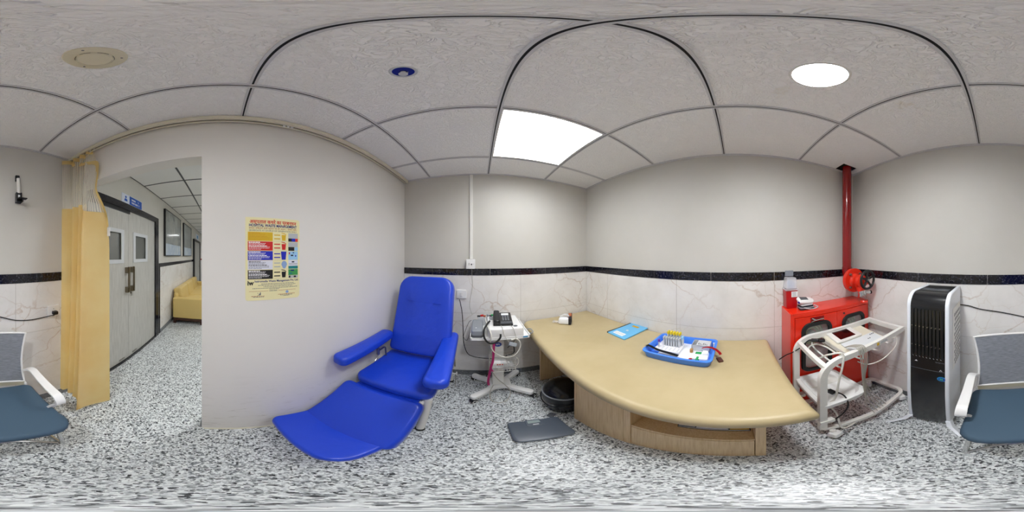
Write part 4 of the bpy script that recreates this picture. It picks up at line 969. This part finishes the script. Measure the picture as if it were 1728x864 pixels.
# ECG machine, grey case, phone
DT = .764
t = thing('ecg_machine', 'white flat ECG machine under the black telephone', 'medical device', (.2, 1.39, DT))
MB().slab(.285, .325, .095, .02, .012, T(.205, 1.40, DT), taper=.03).build('housing', 'white_plastic', t)
MB().cyl((.285, 1.285, DT+.094), (.285, 1.285, DT+.0955), .018).build('round_mark', 'dark_grey_plastic', t)
bx('side_grip', (.34, 1.28, DT+.02), (.352, 1.34, DT+.06), 'clear_plastic', t)
bx('grey_panel', (.085, 1.45, DT+.095), (.125, 1.53, DT+.098), 'grey_plastic', t)
DP = DT+.0955
t = thing('desk_telephone', 'black desk telephone standing on the ECG machine', 'telephone', (.19, 1.39, DP))
Mx = T(.192, 1.40, DP) @ R(-4, 'Z')
m = MB(); m.loft([[(-.078, -.105, 0), (.085, -.105, 0), (.085, .105, 0), (-.078, .105, 0)], [(-.075, -.102, .022), (.082, -.102, .022), (.082, .10, .055), (-.075, .10, .055)]], Mx); m.build('phone_base', 'black_plastic', t, smooth=False, bevel=.006)
sl = Mx @ T(0, 0, .023) @ R(9.3, 'X')
h_ = MB().slab(.052, .20, .03, .018, .010, sl @ T(-.048, .0, .016)).build('handset', 'black_plastic', t)
for dy in (.078, -.078): MB().slab(.05, .05, .02, .014, .006, sl @ T(-.048, dy, .002)).build('handset_end', 'black_plastic', h_)
MB().box((-.005, .045, .016), (.06, .08, .0185), sl).build('name_card', 'white_paper', t, smooth=False)
m = MB()
for i in range(3):
    for j in range(4): m.box((.0+.022*i, .018-.022*j, .0158), (.014+.022*i, .029-.022*j, .0195), sl)
m.build('key_pad', 'grey_plastic', t, smooth=False)
MB().box((-.015, -.098, .0155), (.078, -.065, .018), sl).build('lower_trim', 'dark_grey_plastic', t, smooth=False)
t = thing('grey_case', 'grey plastic case on the left of the trolley tray', 'case', (-.02, 1.38, DT))
MB().slab(.095, .27, .07, .025, .012, T(-.022, 1.40, DT), dome=.004).build('case_lid', 'grey_plastic', t)
MB().slab(.099, .274, .025, .025, .004, T(-.022, 1.40, DT)).build('case_base', 'dark_grey_plastic', t)
MB().cyl((-.03, 1.32, DT+.0725), (-.03, 1.32, DT+.0745), .006).build('white_dot', 'white_paper', t)
# clips at the back of the tray
t = thing('ecg_clamps', 'pile of coloured ECG limb clamps at the back of the trolley', 'clamps', (.05, 1.53, DT))
for k, (c, x, y) in enumerate((('text_black', -.01, 1.55), ('strap_red', .02, 1.555), ('text_brown', .045, 1.55), ('grey_plastic', .075, 1.555), ('text_black', .10, 1.55), ('green_plastic', .12, 1.56), ('grey_plastic', .145, 1.552))):
    MB().slab(.03, .018, .016, .004, .003, T(x, y, DT+.088+.006*(k % 2)) @ R(35*k, 'Z')).build('clamp', c, t)
MB().box((-.02, 1.53, DT), (.055, 1.575, DT+.09)).build('clamp_box', 'pale_grey', t, smooth=False, bevel=.004)
MB().box((.065, 1.564, DT+.0), (.16, 1.58, DT+.09)).build('clamp_box', 'pale_grey', t, smooth=False, bevel=.004)
# cables
def cable(nm, lab, pts, r, c, n=7, cat='cable', grp=None, seg=7): return tag(MB().tube(smooth_path(pts, n), r, seg).build(nm, c, loc=pts[0]), lab, cat, grp)
cable('black_cable', 'thick black ECG cable hanging as a loop at the trolley front', [(.085, 1.40, DT+.105), (.055, 1.30, DT+.112), (.03, 1.225, DT+.09), (.035, 1.205, DT+.03), (.07, 1.19, DT-.01), (.115, 1.19, DT-.005), (.15, 1.20, DT+.03), (.155, 1.215, DT+.06)], .0075, 'rubber_black')
cable('white_cable', 'thick white cable looping below the trolley tray', [(.05, 1.45, DT+.11), (.06, 1.30, DT+.105), (.085, 1.205, DT+.06), (.08, 1.20, DT-.02), (.10, 1.20, DT-.10), (.17, 1.205, DT-.17), (.25, 1.21, DT-.175), (.30, 1.22, DT-.12), (.31, 1.225, DT-.05), (.28, 1.225, DT-.005), (.24, 1.222, DT-.01)], .0055, 'cable_white')
cable('grey_cable', 'grey cable hanging from the trolley down to its base', [(.095, 1.21, DT-.03), (.075, 1.215, .60), (.085, 1.21, .45), (.13, 1.20, .33), (.19, 1.21, .22), (.225, 1.19, .14), (.20, 1.14, .07), (.14, 1.11, .05), (.08, 1.13, .08), (.075, 1.18, .16), (.10, 1.215, .22)], .004, 'cable_grey')
cable('thin_grey_cable', 'thin grey lead drooping over the trolley tray front', [(.17, 1.298, DP+.006), (.172, 1.262, DP+.005), (.175, 1.232, DP-.004), (.182, 1.224, DT+.05), (.20, 1.215, DT+.01), (.225, 1.205, DT-.035)], .002, 'cable_grey')
cable('phone_cord', 'thin grey phone cord curving over the tray edge', [(.245, 1.292, DP+.006), (.252, 1.26, DP+.005), (.258, 1.232, DP-.004), (.268, 1.223, DT+.05), (.275, 1.215, DT), (.258, 1.208, DT-.04)], .002, 'cable_grey')
cable('adapter_cable', 'black mains cable running from adapter down behind the trolley basket', [(.255, 1.22, DT-.06), (.265, 1.24, .62), (.26, 1.29, .56), (.235, 1.36, .50), (.22, 1.42, .44)], .004, 'rubber_black')
cable('slanting_cable', 'black cable slanting from the trolley column to the couch end', [(.23, 1.345, .60), (.30, 1.33, .69), (.37, 1.31, .75), (.41, 1.305, .76)], .0035, 'rubber_black')
cable('mains_cable', 'black mains cable from the wall past the blue chair to the trolley', [(-.20, 1.60, 1.02), (-.17, 1.55, .90), (-.155, 1.50, .75), (-.145, 1.46, .60), (-.11, 1.43, .49), (-.05, 1.40, .465), (.06, 1.375, .46), (.10, 1.372, .46)], .004, 'rubber_black')
cable('thin_wire', 'thin black wire dangling at the left end of the trolley tray', [(-.075, 1.50, DT+.07), (-.10, 1.50, DT+.05), (-.135, 1.50, DT-.05), (-.15, 1.50, DT-.12), (-.12, 1.48, DT-.15), (-.095, 1.46, DT-.08), (-.08, 1.44, DT-.01)], .002, 'rubber_black')
cable('white_lead', 'white lead coiled at the right of the trolley basket', [(.27, 1.24, .56), (.295, 1.24, .53), (.30, 1.24, .48), (.28, 1.235, .45), (.27, 1.235, .49), (.285, 1.24, .54)], .003, 'cable_white')
tag(MB().slab(.06, .035, .022, .006, .004, T(.245, 1.205, DT-.045) @ R(60, 'X') @ R(-20, 'Z')).build('cable_adapter', 'grey_plastic', loc=(.245, 1.205, DT-.045)), 'grey adapter block hanging in the cables at the trolley front', 'adapter')
P = smooth_path([(.105, 1.205, DT-.02), (.10, 1.20, .64), (.095, 1.20, .55), (.08, 1.20, .47), (.098, 1.20, .43)], 5); P2 = smooth_path([(.08, 1.215, .45), (.07, 1.21, .38), (.062, 1.205, .30), (.066, 1.205, .235)], 5)
t = thing('pink_ribbon', 'pink ribbon hanging down the trolley column', 'ribbon', (.09, 1.2, .6))
for Q in (P, P2): MB().sheet([[(p.x-.009, p.y, p.z), (p.x+.009, p.y-.004, p.z)] for p in Q], .0015).build('ribbon_strip', 'pink_ribbon', t)

# ================================================================== WHITE CART WITH MONITOR (right)
t = thing('tube_frame_cart', 'white tubular cart with lower tray between couch and cooler', 'cart', (.82, -.73, 0))
FT, FB = .862, .10; x0, x1, yf, yb = .655, .992, -.385, -1.075
m = MB()
for x in (x0, x1):
    m.tube(fillet([(x, yb, FT), (x, yf, FT), (x, yf, FB+.01)], .13, 10), .014, sq=(.026, .04))
m.tube([(x0+.0132, yb+.013, FT), (x1-.0132, yb+.013, FT)], .014, sq=(.026, .04)); m.tube([(x0, yf-.02, FT-.035), (x1, yf-.02, FT-.035)], .013, sq=(.026, .03))
m.build('upper_frame', 'white_powder', t, angle=50)
m = MB()
loop = fillet([(x0, yf, .145), (x0, yf-.005, FB), (x0-.03, -.72, FB), (x0-.005, yb-.005, FB), (x1, yb-.005, FB), (x1, yf-.005, FB), (x1, yf, .145)], .07, 8)
m.tube(loop, .014, sq=(.03, .03)); m.tube([(x0, yf, .20), (x1, yf, .20)], .012, sq=(.02, .02)); m.build('base_loop', 'white_powder', t, angle=50)
for x in (x0, x1): bx('post_bracket', (x-.022, yf-.06, .215), (x+.022, yf+.022, .255), 'white_powder', t, bevel=.004)
ty = -.53; TZ2 = .44
def tq(w2, h2, z, r=.06): return [(x, y, z) for x, y in rrect4(w2, h2, [.03, .03, r, r], 6)]
m = MB(); m.loft([tq(.36, .29, 0), tq(.375, .305, .045), tq(.365, .295, .05), tq(.325, .255, .05), tq(.30, .23, .028), ], T((x0+x1)/2, ty, TZ2-.02)); m.build('lower_tray', 'white_plastic', t)
MB().slab(.10, .20, .006, .015, .002, T(x1-.09, ty, TZ2+.009)).build('tray_recess', 'white_powder', t)
bx('tray_bracket', (x0+.03, yf-.02, TZ2-.045), (x1-.03, yf-.004, TZ2-.01), 'grey_plastic', t)
for x in (x0+.015, x1-.015): bx('tray_arm', (x-.012, yf-.16, TZ2-.034), (x+.012, yf-.0, TZ2-.021), 'white_powder', t)
for y in (-.50, -.65, -.80, -.94):
    MB().tube(fillet([(x0, y, FT-.02), (x0-.002, y, .785), (x0+.045, y-.005, .765), (x1-.045, y-.005, .765), (x1+.002, y, .785), (x1, y, FT-.02)], .02), .006, 8).build('hanger_rod', 'white_powder', t)
for x, y, rz in ((.60, -.42, 20), (.635, -1.02, 60), (.972, -.44, -20), (.972, -1.02, -60)):
    c = MB().slab(.06, .075, .05, .015, .008, T(x, y, .035) @ R(rz, 'Z'), taper=.2).build('caster', 'white_plastic', t)
    MB().cyl((x-.012, y-.004, .027), (x+.012, y+.004, .027), .027, n=18).build('wheel', 'black_plastic', c)
    MB().cyl((x*.75+.25*(x0 if x < .8 else x1), y, .075), (x*.6+.4*(x0 if x < .8 else x1), y, .095), .016).build('stem', 'white_powder', c)
text_M = T(x0-.0135, -.79, FT) @ EW
bx('warning_tag', (x0-.0145, -.775, FT-.012), (x0-.0132, -.755, FT+.01), 'p_yellow', t)
m = MB()
for q in range(3): m.box((x0-.0145, -.86+.004*q, FT-.010+.007*q), (x0-.0132, -.79, FT-.006+.007*q))
m.build('rail_print', 'p_grey', t, smooth=False)
# monitor device resting on the hanger rods
HZ = .772
t = thing('ecg_recorder', 'cream ECG recorder with dark red screen resting on the cart rods', 'medical device', (.88, -.75, HZ))
Mx = T(.866, -.765, HZ)
m = MB(); m.loft([[(-.135, -.18, 0), (.138, -.18, 0), (.138, .18, 0), (-.135, .18, 0)], [(-.135, -.18, .045), (.138, -.18, .074), (.138, .18, .074), (-.135, .18, .045)]], Mx); m.build('housing', 'ivory_plastic', t, smooth=False, bevel=.006)
sl = Mx @ T(.0, 0, .061) @ R(-6.0, 'Y')
bz = MB().slab(.155, .22, .020, .012, .006, sl @ T(.055, .045, -.002)).build('screen_bezel', 'white_powder', t)
MB().box((-.055, -.062, .0182), (.055, .072, .0195), sl @ T(.055, .045, 0)).build('screen', 'screen_dark', bz, smooth=False)
kp = MB().slab(.105, .30, .006, .008, .002, sl @ T(-.08, -.01, -.001)).build('key_panel', 'pale_blue_print', t)
for q in range(3): MB().cyl(sl @ Vector((-.05, -.115-.017*q, .005)), sl @ Vector((-.05, -.115-.017*q, .008)), .005, n=10).build('button', 'dark_grey_plastic', kp)
for q in range(2): MB().cyl(sl @ Vector((-.085, -.06-.016*q, .005)), sl @ Vector((-.085, -.06-.016*q, .008)), .0045, n=10).build('button', 'dark_grey_plastic', kp)
MB().box((-.13, .1805, .02), (.11, .1825, .055), Mx).build('printer_slot', 'white_powder', t, smooth=False)
MB().box((-.10, .1825, .015), (-.06, .1832, .032), Mx).build('orange_tag', 'p_gold', t, smooth=False)
MB().box((-.04, .1825, .018), (.10, .184, .021), Mx).build('slot_line', 'tee_slot', t, smooth=False)
MB().box((-.1365, -.10, .012), (-.1355, -.02, .03), Mx).build('side_print', 'pale_blue_print', t, smooth=False)
cable('device_cable', 'cream cable coiled over the front of the cart', [(.80, -.56, .80), (.86, -.53, .83), (.93, -.50, .825), (.95, -.46, .80), (.90, -.43, .79), (.80, -.44, .80), (.70, -.45, .885), (.645, -.50, .89), (.64, -.47, .70), (.66, -.46, .50), (.68, -.44, .42), (.66, -.47, .28), (.60, -.46, .13), (.61, -.55, .125)], .006, 'cable_white')
for k in range(5):
    ox = .006*k
    cable('ecg_lead', 'cream ECG lead hanging over the cart rail, %s of the five' % ('leftmost', 'second from left', 'middle one', 'fourth from left', 'rightmost')[k], [(.76, -.60-.008*k, .852), (.70, -.60-.01*k, .885), (.64, -.60-.012*k, .89), (.625, -.605-.012*k, .78), (.628+ox, -.62-.01*k, .60), (.63+ox*2, -.64-.02*k, .42), (.64+.01*k, -.66-.03*k, .28), (.615+.004*k, -.70-.032*k, .13)], .0032, 'cable_grey', grp='ECG leads over the cart rail')
cable('rod_cable', 'cream cable looped along the cart hanger rods', [(.67, -.62, .77), (.63, -.66, .745), (.615, -.75, .735), (.62, -.86, .745), (.62, -.93, .78), (.63, -.95, .835), (.64, -.92, .845)], .004, 'cable_white')
t = thing('power_plug', 'black power plug with brass pins lying in the cart lower tray', 'plug', (.74, -.50, TZ2+.01))
Mx = T(.755, -.50, TZ2+.011) @ R(15, 'Z')
MB().slab(.045, .032, .028, .008, .006, Mx).build('plug_body', 'black_plastic', t)
for dy in (-.008, .008): MB().cyl(Mx @ Vector((.02, dy, .014)), Mx @ Vector((.042, dy, .014)), .0035).build('pin', 'brass_steel', t)
MB().tube(smooth_path([(.735, -.505, TZ2+.028), (.70, -.51, TZ2+.055), (.655, -.52, TZ2+.04), (.632, -.52, TZ2-.05), (.63, -.48, .30), (.66, -.44, .20), (.70, -.41, .15)], 7), .005, 8).build('cord', 'rubber_black', t)
t = thing('black_connector', 'black plug and cord hanging over the cart front bar', 'plug', (.93, -.44, .80))
MB().tube(smooth_path([(1.10, -.30, .62), (1.04, -.33, .70), (1.0, -.36, .745), (.96, -.395, .80), (.93, -.44, .87), (.91, -.46, .885)], 6), .004, 7).build('cord', 'rubber_black', t)
MB().slab(.05, .022, .02, .006, .005, T(.90, -.475, .872) @ R(60, 'Z')).build('connector', 'black_plastic', t)
MB().slab(.04, .026, .022, .006, .005, T(.885, -.515, .865) @ R(75, 'Z')).build('connector', 'black_plastic', t)

# ================================================================== AIR COOLER
t = thing('air_cooler', 'tall black and white tower air cooler against the rear wall', 'air cooler', (.335, -.95, 0))
AX0, AX1, AYF, AYB, AH = .212, .456, -.795, -1.085, 1.252
def prof(off, f=1.0):        # side outline in (y,z), front is +y; narrow waist at the foot
    yb, yf, h = AYB, AYF-off, AH-off
    pts = [(yb, .05+off), (yf-.03, .05+off), (yf-.012, .25), (yf, .50), (yf, h-.075)]
    for k in range(1, 7):
        a = PI/2*k/6; pts.append((yf-.075*(1-math.cos(a)), h-.075+.075*math.sin(a)))
    return pts+[(yb, h)]
def side_loft(m, xa, xb, off): m.loft([[(x, y, z) for y, z in prof(off)] for x in (xa, xb)])
m = MB(); side_loft(m, AX0+.022, AX1-.022, .0); m.build('black_body', 'gloss_black', t, angle=30)
for xa, xb, sg in ((AX0, AX0+.024, -1), (AX1-.024, AX1, 1)):
    m = MB(); side_loft(m, xa, xb, -.004); o = m.build('side_shell', 'cool_white_plastic', t, angle=30, bevel=.006)
    xs = xa if sg < 0 else xb
    g_ = MB(); g_.box((min(xs, xs+sg*.004), AYB+.03, .72), (max(xs, xs+sg*.004), AYF-.065, 1.16)); gp = g_.build('side_grille', 'white_plastic', o, smooth=False, bevel=.003)
    g_ = MB()
    for i in range(12):
        for j in range(6):
            y = AYB+.05+.031*j+(.015 if i % 2 else 0); z = .75+.033*i
            if y < AYF-.085: g_.prism([(-.009, 0), (-.004, .011), (.006, .011), (.009, 0), (.004, -.011), (-.006, -.011)], 0, .0008, T(xs+sg*.004, y, z) @ (EW if sg < 0 else XW))
    g_.build('grille_hole', 'text_grey', gp, smooth=False)
# outlet with vertical louvres
gx0, gx1, gz0, gz1 = AX0+.032, AX1-.032, .85, 1.165
bx('outlet_recess', (gx0, AYF-.001, gz0), (gx1, AYF+.0012, gz1), 'pane_dark', t)
for k in range(9):
    x = gx0+.006+(gx1-gx0-.012)*k/8
    MB().tube([(x, AYF+.006, gz0), (x, AYF+.010, (gz0+gz1)/2), (x, AYF+.004, gz1)], .0, sq=(.003, .014)).build('louvre', 'black_plastic', t)
for z in (.93, 1.06):
    for k in range(8): MB().cyl((gx0+.018+.0225*k, AYF+.004, z), (gx0+.018+.0225*k, AYF+.011, z), .0035, n=8).build('louvre_pin', 'steel', t)
m = MB()
for k in range(9): m.tube([(gx0+.01+.02*k, AYF+.001, .836), (gx0+.016+.02*k, AYF+.0015, .842)], .0012, 5)
m.build('scratch_mark', 'pale_grey', t)
bx('seam_line', (gx0-.005, AYF, .735), (gx1+.005, AYF+.0012, .738), 'dark_grey_plastic', t)
m = MB(); m.slab(.022, .05, .004, .009, .001, T(.335, -.92, AH-.001)); 
for x in (.285, .385): m.slab(.075, .05, .005, .006, .002, T(x, -.93, AH-.001))
m.build('top_controls', 'dark_grey_plastic', t)
bx('top_panel', (AX0+.03, AYB+.03, AH-.001), (AX1-.03, AYF-.085, AH+.002), 'black_plastic', t, bevel=.001)
m = MB(); E1 = [[(.026*math.cos(2*PI*k/28), .020*math.sin(2*PI*k/28), z) for k in range(28)] for z in (0, .002)]
m.loft(E1, T(.252, AYF, .672) @ RW); bd = m.build('logo_badge', 'logo_teal', t, smooth=False)
m = MB(); m.loft([[(p_[0]*.78, p_[1]*.75, p_[2]+.0015) for p_ in r] for r in E1], T(.252, AYF, .672) @ RW); m.build('badge_core', 'logo_blue', bd, smooth=False)
text('badge_letter', 'N', .020, T(.254, AYF+.0038, .672) @ RW, 'logo_green', bd, bold=.001)
text('maker_lettering', 'Symphony', .012, T(.262, AYF+.0012, .815) @ RW, 'text_grey', t)
for x, z in ((.258, .752), (.2535, .745), (.2625, .745)): MB().cyl((x, AYF, z), (x, AYF+.001, z), .0028, n=8).build('indicator_dot', 'pale_grey', t)
m = MB(); m.prism([(-.009, -.004), (.009, -.004), (0, .006)], 0, .001, T(.398, AYF, .80) @ RW); m.build('indicator_mark', 'pale_grey', t, smooth=False)
for sx_, sg in ((AX0+.012, -1), (AX1-.012, 1)):
    for yy, dy in ((AYF-.035, .105), (AYB+.05, -.005)):
        MB().loft([[(sx_-.014, yy-.022, .10), (sx_+.014, yy-.022, .10), (sx_+.014, yy+.022, .10), (sx_-.014, yy+.022, .10)],
                   [(sx_-.012+sg*.02, yy-.02+dy*.25, .045), (sx_+.016+sg*.02, yy-.02+dy*.25, .045), (sx_+.016+sg*.02, yy+.022+dy*.25, .055), (sx_-.012+sg*.02, yy+.022+dy*.25, .055)],
                   [(sx_-.01+sg*.055, yy-.018+dy*.6, .018), (sx_+.014+sg*.055, yy-.018+dy*.6, .018), (sx_+.014+sg*.055, yy+.018+dy*.6, .032), (sx_-.01+sg*.055, yy+.018+dy*.6, .032)],
                   [(sx_-.006+sg*.085, yy-.014+dy, .0), (sx_+.010+sg*.085, yy-.014+dy, .0), (sx_+.010+sg*.085, yy+.012+dy, .012), (sx_-.006+sg*.085, yy+.012+dy, .012)]]).build('foot', 'cool_white_plastic', t, angle=50)

# ================================================================== OFFICE CHAIR
t = thing('office_chair', 'white framed visitor chair with slate blue seat and grey mesh back', 'chair', (-.13, -.75, 0))
ccx = -.13
m = MB(); m.slab(.475, .47, .062, .07, .024, T(ccx, -.685, .428), dome=.012, r4=[.095, .095, .05, .05], k=5); m.build('seat', 'slate_fabric', t, angle=60)
MB().slab(.42, .42, .02, .05, .006, T(ccx, -.69, .409)).build('seat_pan', 'white_plastic', t)
def back(u, v):               # u -1..1 , v 0..1 bottom to top
    hw = .215+.028*v*v-.012*math.sin(PI*v); y = -.955-.055*v-.012*math.sin(PI*v)-.028*(1-u*u)
    return Vector((ccx+u*hw, y, .485+.425*v+.012*(1-u*u)*v))
MB().sheet([[back(u/8*.99, v/10*.99) for u in range(-8, 9)] for v in range(11)], .004).build('mesh_back', 'mesh_fabric', t, angle=80)
ring = [back(-1, v/8) for v in range(0, 9)]+[back(u/8, 1) for u in range(-7, 8)]+[back(1, v/8) for v in range(8, -1, -1)]+[back(u/8, 0) for u in range(7, -8, -1)]
MB().tube(ring, .0075, 8, closed=True).build('back_frame', 'white_plastic', t)
lb = [[back(u/8, 0)+Vector((0, .004, z)) for u in range(-8, 9)] for z in (-.045, -.004)]
MB().sheet(lb, .010).build('lumbar_bar', 'ivory_plastic', t, angle=80)
for s_ in (-1, 1):
    x = ccx+s_*.218
    MB().tube(fillet([(x, -.955, .47), (x, -.94, .42), (x-s_*.03, -.84, .41)], .03), .0, sq=(.03, .014)).build('back_bracket', 'white_plastic', t)
    xa = ccx+s_*.243
    path = fillet([(ccx+s_*.222, -.965, .60), (xa, -.90, .655), (xa, -.60, .635), (xa, -.575, .585), (xa, -.62, .535), (xa-s_*.02, -.66, .45), (xa-s_*.03, -.70, .415)], .045, 6)
    MB().tube(path, 0, sq=(.046, .016)).build('armrest', 'white_plastic', t, angle=50, bevel=.004)
m = MB()
for s_ in (-1, 1): m.tube(fillet([(ccx+s_*.15, -.88, .40), (ccx+s_*.20, -.55, .40), (ccx+s_*.225, -.535, .012), (ccx+s_*.225, -.90, .012)], .05, 6), .011, 10)
m.tube(fillet([(ccx+.225, -.55, .012), (ccx+.10, -.645, .012), (ccx-.10, -.645, .012), (ccx-.225, -.55, .012)], .08, 6), .010, 10)
m.tube([(ccx+.15, -.87, .40), (ccx-.15, -.87, .40)], .011, 10); m.tube([(ccx+.225, -.90, .012), (ccx-.225, -.90, .012)], .011, 10)
m.build('sled_base', 'chrome', t)
